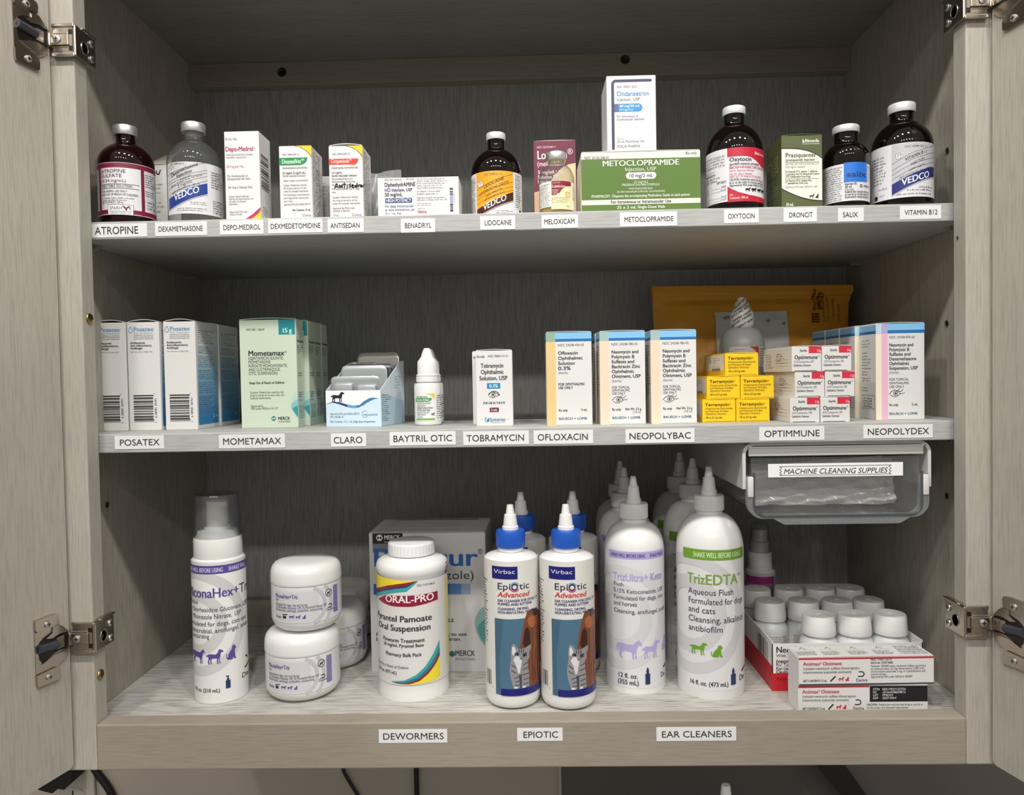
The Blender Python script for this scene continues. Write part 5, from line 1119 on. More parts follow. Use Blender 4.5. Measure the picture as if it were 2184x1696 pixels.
# foaming bottle
def d_foam(s):
    s.R(409, 1207, 530, 1225, PUR, 2); s.T('SHAKE WELL BEFORE USING', 388, 480, 1221, 9, '#d9d3ea', b=1); s.T('SHAKE WELL BEFORE USING', 491, 590, 1221, 9, '#d9d3ea', b=1) if 0 else s.T('SHAKE WELL', 491, 527, 1221, 9, '#d9d3ea', b=1)
    rings(s, 420, 1330, TINT, ((60, 24), (105, 22)))
    s.T('MiconaHex+', 401.5+8, 512, 1275, 20, PUR, b=1); s.T('Tri', 512, 529.5, 1275, 20, '#4a3f66')
    for tx, a, e, y in (('Mousse', 409.5, 426, 1290), ('Chlorhexidine Gluconate,', 414, 517, 1305.5), ('USP', 519, 529, 1305.5), ('Miconazole Nitrate,', 414.5, 496, 1320.5), ('USP', 501, 515, 1320.5), ('Formulated for dogs, cats and', 411, 525, 1336), ('Antimicrobial, antifungal, antib', 411, 527, 1350.5), ('moisturizing', 413, 447, 1362)): s.T(tx, a, e, y, 9.5, INK)
    s.SIL('horse', 411, 1384, 437, 1417, PUR); s.SIL('dog', 439, 1386, 476, 1417, PUR); s.SIL('cat', 481, 1381, 503, 1412, PUR)
    pump_icon(s, 484, 1445, 1472); s.T('7 fl oz. (210 mL)', 414, 467, 1477, 8, '#33333a', b=1); s.T('Dec', 513, 529, 1461, 11, '#15151a'); s.L([(521, 1441), (529, 1434)], 3.5, '#15151a', 4)
    s.O(523, 1424, 7, 3.5, '#15151a', 4, 20, 100)
Yf_ = .082
fo = bottle('foam_bottle', 'tall white foaming pump bottle with a purple band, leftmost on the cabinet floor', 'bottle', (411, 530), Yf_,
  [(0, 1490), (50, 1490), (57, 1487), (60, 1478), (60, 1194), (58.5, 1188), (55, 1184), (52, 1183), (0, 1183)],
  [('collar', [(53.5, 1184), (54, 1182), (53.5, 1146), (52.5, 1143), (51, 1142), (48, 1141), (46, 1137), (44, 1130), (30, 1127), (29, 1122), (24, 1120), (0, 1120)], PLASTIC, 0, None),
   ('pump_head', [(24, 1124), (23.5, 1070), (23, 1068), (0, 1067)], mat('#d9d3c6', .35), 0, None)], d_foam, (1200, 1476, -100, 100, '#dcd9d7'))
cx, r, Yf, tu = geom((411, 530), Yf_); kk = r/59.5
b = MB(); zz = lambda y: zrow(470, y, Yf_)
b.lathe([(52.0*kk, zz(1143)), (48.6*kk, zz(1056)), (47*kk, zz(1052)), (0, zz(1051)), (0, zz(1052.5)), (46*kk, zz(1053.5)), (47.6*kk, zz(1057)), (51*kk, zz(1143))], clear('frosted_cap', '#f3f4f5', '#c9ccce', .07, .12, .8), 48, cap=False); b.build('overcap', fo)
b = MB(); b.box(18*kk, 30*kk, -5*kk, 5*kk, zz(1078), zz(1068), mat('#d9d3c6', .35), .001); o = b.build('nozzle', fo); o.rotation_euler.z = -.5
# jars of wipes
def d_jar(x, y):
    def f(s):
        s.R(x+0, y+72, x+104, y+155, '#d2cfd1', 1)
        for r_, w in ((40, 8), (56, 8)): s.O(x+78, y+112, r_, w, '#c3bfc4', 2, -44 if r_ > 50 else -68, 44 if r_ > 50 else 68, 30)
        s.T('MiconaHex+Triz', x+2, x+60, y+90, 9, PUR, b=1); s.T('Wipes', x+2, x+12, y+99, 5.5, INK); s.T('Formulated for dogs, cats and horses', x+2, x+80, y+111, 5.5, INK)
        s.T('2% Chlorhexidine Gluconate, USP; 2% Miconazole Nitrate, USP', x+2, x+121, y+119, 5.5, INK); s.T('Antimicrobial, antifungal, antibiofilm, moisturizing', x+2, x+111, y+127, 5.5, INK)
        s.T('50 count', x+3, x+19, y+147, 5.5, INK, b=1); s.R(x+24, y+139, x+32, y+147, '#22222c', 3); s.L([(x+23, y+137), (x+35, y+134.5)], 2, '#22222c')
        s.SIL('horse', x+39, y+136, x+52, y+147, PUR); s.SIL('dog', x+53, y+136, x+66, y+147, PUR); s.SIL('cat', x+68, y+136, x+76, y+147, PUR)
        s.O(x+128, y+84, 8, 1.3, '#22222c', 3); s.SIL('dog', x+123, y+79, x+133, y+90, '#22222c'); s.L([(x+122.5, y+89), (x+133.5, y+79)], 1.2, '#22222c', 4)
        dechra(s, x+124, y+131, .8); s.R(x+141, y+68, x+156, y+145, PUR, 2)
        for i in range(16): s.L([(x+142, y+72+i*4.6), (x+155, y+71+i*4.6)], 1.1, '#c9c2e2', 3)
    return f
def jar(label, px, Yc, top, zb, off):
    cx, r, Yf, tu = geom(px, Yc); xm = (px[0]+px[1])/2; p = at_y(xm, top+90, Yc)
    H = .0662; s_ = H/182.0
    t = thing('wipes_jar', label, 'jar', (p.x, Yc, zb), 0, 'white jars of wipes')
    h = lambda d: H-d*s_*1.0
    b = MB(); b.lathe([(0, 0), (r*.66, 0), (r*.8, .0012), (r*.91, .0042), (r*.97, .0085), (r*.985, .013), (r*.985, .0445), (r*.93, .0455), (0, .0455)], PLASTIC, 56); b.build('body', t, ang=40)
    b = MB(); b.lathe([(r*.985, .0452), (r*.998, .046), (r, .0475), (r*.99, .056), (r*.95, .0605), (r*.86, .0638), (r*.7, .0652), (r*.45, .066), (0, .0662)], PLASTIC, 56); b.build('lid', t, ang=40)
    b = MB(); k = r/((px[1]-px[0])/2)
    wrap(b, r*.985, .0112, .0428, -105, 125, mat('#dcdadc', .3), turn=tu+off)
    rp = (px[1]-px[0])/2
    X = lambda q: (q-xm+0)*k; Y = lambda q: .0428-(q-(top+66))*.0312/92
    r2 = r*.985; mp = lambda u, v, o: ((r2+o+.00016)*sin(u/r2+tu+off), -(r2+o+.00016)*cos(u/r2+tu+off), v)
    d_jar(xm-78, top)(Sheet(b, X, Y, k, mp, .002, .3)); b.build('label', t)
    return t
Yj = .088
j1 = jar('white jar of wipes at the bottom of the front stack', (564, 729), Yj, 1318, FL, -.12)
jar('white jar of wipes balanced on top of the front stack', (576, 731), Yj+.002, 1150, FL+.0664, .0)
jar('white jar of wipes on the floor just behind the front stack', (650, 769), .165, 1269, FL, .35) if 0 else None
p = at_y(712, 1350, .166); j3 = dup(j1, (p.x, .166, FL), 'white jar of wipes on the floor just behind the front stack', 'white jars of wipes', .3)
p = at_y(731, 1300, .246); dup(j1, (p.x, .246, FL), 'white jar of wipes farthest back, beside the large grey carton', 'white jars of wipes', .5)
# big white carton
def d_pan(s):
    bl = '#1f5fa5'; k = '#3a3a40'
    s.R(797, 1137, 862, 1162, '#1a1a1c', 1); s.R(797, 1158, 862, 1176, '#77757a', 1); s.C(812, 1146, 6.5, '#e6e6e6', 2); s.C(812, 1146, 4.6, '#1a1a1c', 3); s.P([(808.5, 1142), (815.5, 1142), (812, 1146)], '#e6e6e6', 4); s.P([(808.5, 1150), (815.5, 1150), (812, 1146)], '#e6e6e6', 4)
    s.T('MERCK', 822, 856, 1149.5, 8.5, '#e6e6e6', b=1); s.T('Animal Health', 822, 856, 1156.5, 4, '#c2c2c2')
    s.T('Panacur', 796, 1021, 1204, 36, bl, b=1); s.T('®', 1022, 1032, 1180, 10, k); s.T('(fenbendazole)', 830, 1014, 1231, 17, k); s.R(797, 1240, 960, 1262, bl, 1); s.R(960, 1240, 985, 1262, '#5580b4', 1); s.R(985, 1240, 1005, 1262, '#93a5bd', 1)
    s.T('FOR ANIMALS', 890, 968, 1318, 7, k, b=1); s.T('Federal law restricts this drug to use', 800, 995, 1346, 7, k, b=1); s.T('by or on the order of a veterinarian.', 800, 983, 1356, 7, k, b=1)
    s.C(963, 1383, 6, '#1d6670', 2); s.T('MERCK', 969, 1012, 1387, 11, k, b=1); s.T('Animal Health', 969, 1013, 1396, 6, '#77777c')
    s.P([(1037, 1285), (1025, 1292), (1015, 1306), (1012, 1322), (1016, 1340), (1024, 1356), (1037, 1372)], '#86a8a4', 1); s.P([(1037, 1310), (1026, 1318), (1017, 1330), (1024, 1350), (1037, 1366)], '#4d8f8a', 2)
def d_pan_t(s):
    k = '#3a3a40'; s.C(826, 1086, 3, k, 2, 14, .5); s.T('(fenbendazole) granules', 850, 1010, 1088, 3.2, k, b=1); s.R(820, 1092, 1012, 1093.5, '#3c5c8c', 2)
    for i in range(6): s.T(('Active Ingredient', 'Fenbendazole 22.2%, each gram contains 222 mg', 'Keep this and all medication out of the reach of children', 'Use only as directed by a veterinarian for dogs', '1 lb (454 g)', 'Retain carton for complete product information.')[i], 812-i, (870, 960, 980, 985, 855, 985)[i], 1100+i*5.8, 2.8, k, b=1 if i in (0, 5) else 0)
Ypn = .131
carton('large_carton', 'large white carton with big blue lettering behind the yellow-labelled bottle', 'box', (789, 1137, 1038), Ypn, .082, FL, {'front': ((789, 1137, 1038, 1420), d_pan), 'top': ((789, 1084, 1038, 1136), d_pan_t)}, col='#c9c7c4', rz=radians(-1.5), flap=.0005)
# round bottle with yellow corners
def d_oral(s):
    rd = '#8f1c38'; te = '#3aa0a4'; yl = '#ecd82e'; k = '#2b2b30'
    s.P([(804, 1233), (870, 1239), (890, 1240), (870, 1246), (840, 1252), (815, 1262), (804, 1274)], yl, 2)
    def arc(a, b_, c, d, col, l): s.S([(804, a), (815, a-12), (830, a-20), (850, a-25.5), (870, a-29), (893, 1240)], [(804, b_), (815, b_-12.5), (830, b_-20.5), (850, b_-26), (870, b_-28.5), (893, 1241.5)], col, l)
    arc(1272, 1278, 0, 0, rd, 3); arc(1278, 1282, 0, 0, '#2a3a52', 3); arc(1282, 1290, 0, 0, te, 3)
    s.P([(811, 1287), (818, 1279), (828, 1272), (934, 1269), (934, 1287), (880, 1294), (840, 1294), (820, 1291)], rd, 4); s.R(828, 1271.5, 934, 1288, rd, 4)
    s.T('ORAL-PRO', 826, 926, 1287, 15, '#f2efec', b=1, l=5, sl=.02); s.T('NDC 51072-088-01', 891, 929, 1252, 4.4, '#55555a')
    for tx, a, e, y, h, bb in (('Pyrantel Pamoate', 808, 921, 1327, 13, 1), ('Oral Suspension', 810, 918, 1347, 13, 1), ('Pinworm Treatment', 819, 905, 1371, 8.5, 1), ('50 mg/mL Pyrantel Base', 820, 903, 1381, 7, 1), ('Pharmacy Bulk Pack', 824, 898, 1401, 7.5, 1), ('Keep Out of Reach of Children', 808, 871, 1427, 6, 0), ('16 fl. oz. (473 mL)', 808, 846, 1440, 7, 1)): s.T(tx, a, e, y, h, k, b=bb)
    t = [(835, 1456), (860, 1452), (885, 1441), (905, 1425), (922, 1402), (936, 1376)]
    s.S(t, [(835, 1457), (862, 1455), (888, 1446), (908, 1431), (925, 1411), (936, 1392)], te, 2); s.S([(835, 1457), (862, 1455), (888, 1446), (908, 1431), (925, 1411), (936, 1392)], [(840, 1458), (866, 1457), (890, 1450), (910, 1436), (926, 1418), (936, 1402)], '#1d7c86', 3)
    s.S([(840, 1458), (866, 1457), (890, 1450), (910, 1436), (926, 1418), (936, 1402)], [(846, 1459), (870, 1459.5), (893, 1454), (912, 1441), (927, 1425), (936, 1409)], rd, 3)
    s.S([(850, 1459), (872, 1459.5), (893, 1454), (912, 1441), (927, 1425), (936, 1409)], [(866, 1460.5), (880, 1460.5), (895, 1460), (912, 1459), (927, 1457), (936, 1454)], yl, 2)
    s.R(953, 1215, 957, 1240, '#b5488a', 2); s.R(951.5, 1250, 958, 1440, '#e4d86a', 1)
bottle('round_bottle', 'stout white bottle with a red banner and yellow label corners', 'bottle', (805, 958), .092,
  [(0, 1483), (58, 1483), (68, 1481), (74, 1475), (76.5, 1466), (76.5, 1456), (75.2, 1449), (75, 1442), (75, 1214), (77, 1211), (77.5, 1200), (74, 1191), (64, 1185), (50, 1182), (48, 1180), (0, 1180)],
  [('cap', [(48, 1179), (50.5, 1178), (50.5, 1156), (49, 1153.5), (44, 1152), (0, 1151.5)], mat('#dfe0e0', .35), 40, (1, 2))], d_oral, (1240, 1462, -88, 80, '#dbd8d4'), ymid=1340)
# blue capped ear cleanser bottles
def d_epi(s):
    n = '#23246f'; k = '#22243a'
    s.R(1041, 1209, 1092, 1236, '#1d1c6e', 2) if 0 else s.R(1053, 1209, 1106, 1236, '#1d1c6e', 2); s.T('Virbac', 1057, 1101, 1224, 8.5, '#dfe0ee')
    s.T('Epi', 1063, 1092, 1258, 14, k); s.T('tic', 1109, 1130, 1258, 14, k); s.O(1099.5, 1252.5, 6, 2.6, k, 4); s.O(1099.5, 1252.5, 9.5, 2.6, '#6fa9cc', 3, 20, 160); s.O(1099.5, 1252.5, 9.5, 2.6, '#d0408a', 3, 200, 330)
    s.T('Advanced', 1064, 1129, 1274, 11, '#cf3a36', b=1, it=.2)
    for i, (tx, e, y) in enumerate((('EAR CLEANSER FOR DOGS, CA', 1146, 1284.5), ('PUPPIES AND KITTENS', 1134, 1292), ('CLEANSING, DRYING,', 1128, 1302), ('NON-IRRITATING, NEUTRAL P', 1145, 1309.5))): s.T(tx, 1064, e, y, 5.5, n, b=1)
    s.R(1057, 1321, 1152, 1484, '#4b6f84', 1)
    s.P([(1057, 1321), (1075, 1321), (1066, 1400), (1066, 1484), (1057, 1484)], '#42647a', 2)
    br, bd, bl = '#7d4526', '#3b2016', '#a8643a'
    s.P([(1124, 1310), (1131, 1306), (1138, 1305.5), (1145, 1308), (1150, 1318), (1152, 1330), (1152, 1470), (1128, 1470), (1122, 1400), (1108, 1382), (1111, 1366), (1114, 1350), (1116, 1338), (1120, 1322)], br, 2)
    s.P([(1119, 1346), (1124, 1340), (1130, 1352), (1131, 1378), (1128, 1386), (1118, 1384), (1114, 1374), (1117, 1360)], bd, 3); s.P([(1136, 1306), (1144, 1307), (1149, 1316), (1144, 1322), (1137, 1320)], bd, 3); s.P([(1126, 1322), (1134, 1318), (1140, 1324), (1142, 1338), (1136, 1346), (1128, 1340), (1125, 1330)], bl, 3)
    for x in (1134, 1139, 1144, 1148): s.L([(x, 1345), (x+1, 1380), (x-1, 1410), (x+1, 1465)], 1.5, bl if x % 2 else bd, 3)
    for x in (1141, 1147): s.L([(x, 1390), (x-3, 1430), (x, 1468)], 1.6, bd, 4)
    g, gd, gl = '#8f8d90', '#4b4a50', '#d6d3d4'
    s.P([(1091, 1379), (1093, 1374), (1097, 1374), (1105, 1385), (1117, 1385), (1126, 1381), (1131, 1380), (1131, 1388), (1127, 1396), (1128, 1406), (1124, 1412), (1124, 1425), (1126, 1440), (1126, 1468), (1094, 1468), (1088, 1446), (1086, 1430), (1088, 1415), (1090, 1404), (1089, 1392)], g, 4)
    s.P([(1092, 1381), (1095, 1378), (1100, 1388), (1096, 1398), (1092, 1396)], gl, 5); s.P([(1100, 1398), (1108, 1403), (1112, 1410), (1107, 1436), (1104, 1438), (1100, 1420), (1094, 1408)], gl, 5)
    s.P([(1096, 1394), (1104, 1391), (1107, 1397), (1100, 1401)], gd, 5); s.P([(1113, 1396), (1122, 1394), (1122, 1402), (1114, 1404)], gd, 5); s.C(1103, 1396, 1.8, '#15151a', 6); s.C(1117, 1399, 1.8, '#15151a', 6)
    s.P([(1107, 1404), (1113, 1405), (1110, 1409)], '#6b5a5a', 6)
    for x0, y0, x1, y1 in ((1106, 1386, 1107, 1393), (1111, 1386, 1111, 1394), (1116, 1387, 1115, 1394), (1090, 1418, 1098, 1424), (1090, 1430, 1099, 1436), (1115, 1420, 1124, 1416), (1113, 1430, 1125, 1427), (1112, 1441, 1125, 1440), (1096, 1447, 1106, 1444), (1098, 1455, 1107, 1453), (1114, 1452, 1124, 1450), (1097, 1462, 1106, 1462), (1114, 1461, 1124, 1460)): s.L([(x0, y0), (x1, y1)], 2, gd, 5)
    s.P([(1105, 1440), (1111, 1440), (1111, 1468), (1107, 1468)], gd, 5); s.P([(1095, 1464), (1103, 1466), (1103, 1469), (1095, 1469)], gl, 6); s.P([(1112, 1465), (1119, 1465), (1119, 1469), (1112, 1469)], gl, 6)
    s.R(1068, 1470, 1152, 1484.5, '#1a1b70', 7)
    s.G(1033, 1043, 1240, 1385, 22, '#3c4468', .3); s.BAR(1038.5, 1436, 1048, 1468, '#55585a', True, 12, 4, 2); s.T('2', 1050, 1052, 1473, 4, '#55585a')
EPI = [('screw_cap', [(29.5, 1165), (31, 1163), (31.5, 1135), (30, 1130), (25, 1128.5), (18, 1128), (0, 1128)], mat('#1a55b5', .32), 40, (1, 2)), ('neck', [(27, 1173), (27, 1163), (0, 1163)], PLASTIC, 0, None),
       ('dropper_tip', [(17.5, 1129), (17.5, 1122), (15.5, 1120.5), (13, 1099), (12.5, 1097), (9.5, 1096), (7, 1078), (6.5, 1076), (0, 1075.5)], PLASTIC, 0, None)]
EB = [(0, 1490), (44, 1490), (54, 1487), (57.5, 1481), (58.5, 1472), (58.5, 1190), (57, 1185), (52, 1181), (40, 1177), (27, 1174), (0, 1174)]
Ye1 = .062
e1 = bottle('ear_cleanser_bottle', 'white bottle with a blue cap and kitten picture, left of the front pair', 'bottle', (1034, 1151), Ye1, EB, EPI, d_epi, (1198, 1486, -100, 100, '#dbd9d1'), group='blue capped ear cleanser bottles')
l = e1.location; ge = 'blue capped ear cleanser bottles'
r_e = geom((1034, 1151), Ye1)[1]
dup(e1, (l.x+2*r_e+.0009, l.y-.0035, FL), 'white bottle with a blue cap and kitten picture, right of the front pair', ge)
dup(e1, (l.x+.0092, l.y+.078, FL), 'blue capped white bottle behind the left one of the front pair', ge)
dup(e1, (l.x+2*r_e+.0092+.003, l.y+.078, FL), 'blue capped white bottle behind the right one of the front pair', ge)
# big flush bottles
def tip(cx0, rows, sc):   # rows: cap foot, cap top, skirt top, cone step, cone2, tip
    return [('screw_cap', [(sc*29, rows[0]), (sc*30.5, rows[0]-2), (sc*30.5, rows[1]+3), (sc*29, rows[1]), (0, rows[1]-.5)], PLASTIC, 48, (1, 2)),
            ('dropper_tip', [(sc*16.5, rows[1]), (sc*16.5, rows[2]+1), (sc*14.5, rows[2]), (sc*11.5, rows[3]), (sc*9, rows[3]-1.5), (sc*6.5, rows[4]+4), (sc*5.5, rows[4]), (0, rows[4]-.5)], PLASTIC, 0, None)]
def dome(hw, y0, y1, wn, n=10): return [(wn+(hw-wn)*cos(pi/2*i/n)**1.15, y0+(y1-y0)*sin(pi/2*i/n)) for i in range(n+1)]
def d_ultra(s):
    s.R(1302, 1178, 1414, 1193.5, '#b2a5d6', 2); s.T('SHAKE WELL BEFORE USING', 1307, 1377, 1190, 7.5, '#4a3f86', b=1); s.T('SHAKE WELL B', 1386, 1413, 1190, 7.5, '#4a3f86', b=1)
    rings(s, 1320, 1320, '#d4d1d2', ((62, 26), (104, 20)))
    s.T('TrizUltra+', 1310, 1383, 1240, 16, LIL, b=1); s.T('Keto', 1386, 1410, 1240, 16, '#a79bd0', b=1)
    for tx, e, y in (('Flush', 1332, 1253), ('0.15% Ketoconazole, USP', 1412, 1267), ('Formulated for dogs, cats', 1411.5, 1281), ('and horses', 1359, 1294), ('Cleansing, antifungal, antib', 1415, 1310)): s.T(tx, 1311, e, y, 9, INK)
    s.SIL('horse', 1315, 1365, 1368, 1407, LIL); s.SIL('dog', 1368, 1369, 1405, 1406, LIL); s.SIL('cat', 1409, 1365, 1417, 1397, LIL)
    s.T('12 fl. oz.', 1317, 1359, 1448, 10, '#33333c', b=1); s.T('(355 mL)', 1317, 1361, 1462, 10, '#33333c', b=1); pump_icon(s, 1379, 1425, 1461, True); s.T('De', 1406, 1414, 1453, 11, '#15151a'); s.L([(1412, 1434), (1417, 1430)], 4, '#15151a')
Yu = .1
u1 = bottle('flush_bottle', 'front white flush bottle with a pale purple band', 'bottle', (1290, 1418), Yu,
  [(0, 1474), (48, 1474), (58, 1471), (63, 1464), (64, 1455)]+dome(64, 1165, 1112, 28)+[(27, 1104), (0, 1104)],
  tip(1354, (1104, 1072, 1063, 1037, 1015), 1.0), d_ultra, (1176, 1470, -66, 100, '#dcdbdd'), ymid=1300, group='flush bottles with a pale purple band')
lu = u1.location
dup(u1, (lu.x-.0005, lu.y+.068, FL), 'second white bottle in the pale purple banded row', 'flush bottles with a pale purple band'); dup(u1, (lu.x+.0035, lu.y+.1335, FL), 'rearmost white bottle in the pale purple banded row', 'flush bottles with a pale purple band')
def d_edta(s):
    s.R(1460, 1174, 1583, 1196, GRN, 2); s.T('SHAKE WELL BEFORE USING', 1481, 1577, 1190.5, 11, '#dcebc4', b=1)
    rings(s, 1470, 1315, '#cdcacb', ((70, 30), (120, 24)))
    s.T('Triz', 1469, 1505, 1248, 22, '#7aa23c', b=1); s.T('EDTA', 1505, 1571, 1248, 22, '#7aa23c', b=1); s.T('®', 1571, 1577, 1232, 5, GRN)
    for tx, e, y in (('Aqueous Flush', 1563, 1271), ('Formulated for dogs', 1581, 1291), ('and cats', 1526, 1310), ('Cleansing, alkalinizi', 1582, 1330), ('antibiofilm', 1541, 1350)): s.T(tx, 1470, e, y, 13, INK)
    s.SIL('dog', 1471, 1373, 1509, 1400, GRN); s.SIL('cat', 1515, 1376, 1540, 1402, GRN)
    s.T('16 fl. oz. (473 mL)', 1471, 1551, 1465, 9.5, '#33333c', b=1); pump_icon(s, 1561, 1428, 1464, True); s.T('De', 1573, 1583, 1459, 12, '#15151a'); s.L([(1579, 1440), (1585, 1434)], 4.5, '#15151a')
Yd = .088
d1 = bottle('flush_bottle', 'front white flush bottle with a bright green band', 'bottle', (1442, 1587), Yd,
  [(0, 1488), (56, 1488), (67, 1484), (72, 1475), (72.5, 1462)]+dome(72.5, 1165, 1094, 30)+[(28, 1086), (0, 1086)],
  tip(1510, (1087, 1055, 1044, 1018, 995), 1.05), d_edta, (1172, 1474, -44, 100, '#dddbdb'), ymid=1300, group='flush bottles with a bright green band')
ld = d1.location
dup(d1, (ld.x+.0005, ld.y+.0745, FL), 'second white bottle in the bright green banded row', 'flush bottles with a bright green band'); dup(d1, (ld.x-.0005, ld.y+.139, FL), 'rearmost white bottle in the bright green banded row', 'flush bottles with a bright green band')
# small spray bottle at the back
def d_spray(s):
    s.R(1592, 1231, 1650, 1246, '#b03585', 2); s.R(1588, 1246, 1650, 1290, '#8d7396', 1); s.T('STAT SPRAY', 1590, 1640, 1258, 8, '#4a2f52', b=1) if 0 else s.G(1592, 1645, 1250, 1260, 1, '#5a3a60', .1); s.G(1648, 1654, 1232, 1256, 4, '#44444a')
bottle('spray_bottle', 'small white spray bottle with a magenta band behind the tray of bottles', 'bottle', (1588, 1654), .235,
  [(0, 1390), (28, 1390), (33, 1384), (33, 1222), (31.5, 1215), (27, 1211), (0, 1211)],
  [('collar', [(26, 1211), (26.5, 1209), (25.5, 1179), (24, 1176), (0, 1176)], PLASTIC, 0, None), ('pump_head', [(20.5, 1176), (20, 1154), (17.5, 1152), (16, 1128), (0, 1127)], mat('#c9c8c6', .4), 0, None),
   ('overcap', [(23, 1177), (20, 1120), (18, 1116), (0, 1115)], clear('frosted_cap', '#f3f4f5', '#c9ccce', .07, .12, .8), 0, None)], d_spray, (1224, 1380, -80, 90, '#cfc6d0'), ymid=1250)
# tray of small capped bottles
Yt_ = at_z(1700, 1474, FL).y; Yt_ = max(.062, min(.1, Yt_))
xl, xr2 = at_y(1647, 1420, Yt_).x, at_y(1968, 1420, Yt_).x; tw = xr2-xl; hz = at_y(1800, 1372, Yt_).z-FL
Yback = .262; tdp = Yback-Yt_
t = thing('bottle_tray', 'open white and red cardboard tray holding the small capped bottles', 'tray', ((xl+xr2)/2, Yt_, FL))
CW = mat('#e4e1dc', .45); CR = mat('#c4202c', .42); b = MB(); th = .0008
b.box(-tw/2, tw/2, 0, th, 0, hz, CW); b.box(-tw/2, tw/2, tdp-th, tdp, 0, hz*1.12, CW); b.box(-tw/2, -tw/2+th, 0, tdp, 0, hz*1.05, CW); b.box(tw/2-th, tw/2, 0, tdp, 0, hz*1.05, CW); b.box(-tw/2, tw/2, 0, tdp, 0, th, CW)
s = Sheet(b, lambda px: (px-1647)/(1968-1647)*tw-tw/2, lambda py: (1473-py)/(1473-1372)*hz, tw/321, lambda u, v, o: (u, -o, v))
s.R(1647, 1435, 1968, 1473, '#c4202c', 1); k = '#2a2a2e'
for tx, e, y, h, bb in (('Neo-Predef', 1740, 1391, 13, 1), ('With Tetracaine Powder', 1760, 1400, 6, 0), ('(neomycin sulfate and', 1756, 1413, 8.5, 1), ('For Topical Use', 1716, 1420, 6.5, 0), ('For Use in Animals Only', 1750, 1428, 6.5, 1), ('Caution: Federal law', 1740, 1434.5, 6, 1), ('Approved by FDA', 1740, 1449, 6, 0)): s.T(tx, 1655, e, y, h, k if y < 1440 else '#7a1018', b=bb)
s2 = Sheet(b, lambda px: (1647-px)/(1647-1588)*tdp, lambda py: (1473-py)/(1473-1372)*hz, hz/101, lambda u, v, o: (-tw/2-o, u, v))
s2.R(1588, 1420, 1647, 1473, '#c4202c', 1); s2.BAR(1632, 1378, 1643, 1420, '#4a4a4e', True, 16, 6, 2)
b.build('tray_body', t, smooth=False)
# grid of bottles, front left place empty
rr = .0181
def capped(label, x, y):
    o = thing('powder_bottle', label, 'bottle', (x, y, FL+th), 0, 'small capped bottles in the tray')
    return o
zc0 = at_y(1829, 1359, Yt_+.010).z-FL-th; zc1 = at_y(1829, 1308, Yt_+.026).z-FL-th
FROST = mat('#d3d5d6', .3, 0, .5)
o = capped('capped bottle at the left of the front row in the tray', 0, 0)
b = MB(); b.lathe([(0, 0), (rr*.92, 0), (rr, .0015), (rr, zc0-.0115), (rr*.95, zc0-.007), (rr*.8, zc0-.003), (rr*.74, zc0), (0, zc0)], FROST, 40); b.build('body', o, ang=45)
b = MB(); b.lathe([(rr*.9, zc0-.0008), (rr*.915, zc0), (rr*.89, zc0+.006), (rr*.875, (zc0+zc1)/2), (rr*.84, zc1-.0018), (rr*.8, zc1-.0003), (rr*.12, zc1), (rr*.1, zc1+.0004), (0, zc1+.0004)], PLASTIC, 40); b.build('cap', o, ang=40)
b = MB(); wrap(b, rr, .006, zc0-.013, -120, 150, mat('#dcdad6', .35)); s = Sheet(b, lambda px: px*.0004, lambda py: zc0-.013-py*.0004, .0004, lambda u, v, q_: ((rr+q_+.0002)*sin(u/rr), -(rr+q_+.0002)*cos(u/rr), v), .003)
s.G(-40, 50, 3, 90, 16, '#66666c', .2); b.build('label', o)
pit = (tw-2*th-.001)/4; rowy = [Yt_+.0215, Yt_+.0215+.047, Yt_+.0215+.093]
RN = ('left end', 'second spot', 'third spot', 'right end')
first = True
for j in range(3):
    for i in range(4):
        if j == 0 and i == 0: continue
        x = xl+th+.0005+pit*(i+.5); y = rowy[j]+.0045
        if j: x += .0022 if i < 3 else 0
        lab = 'white capped bottle at the %s of the %s row in the tray' % (RN[i], ('front', 'middle', 'back')[j])
        if first: o.location = (x, y, FL+th); o['label'] = lab; first = False
        else: dup(o, (x, y, FL+th), lab, 'small capped bottles in the tray')
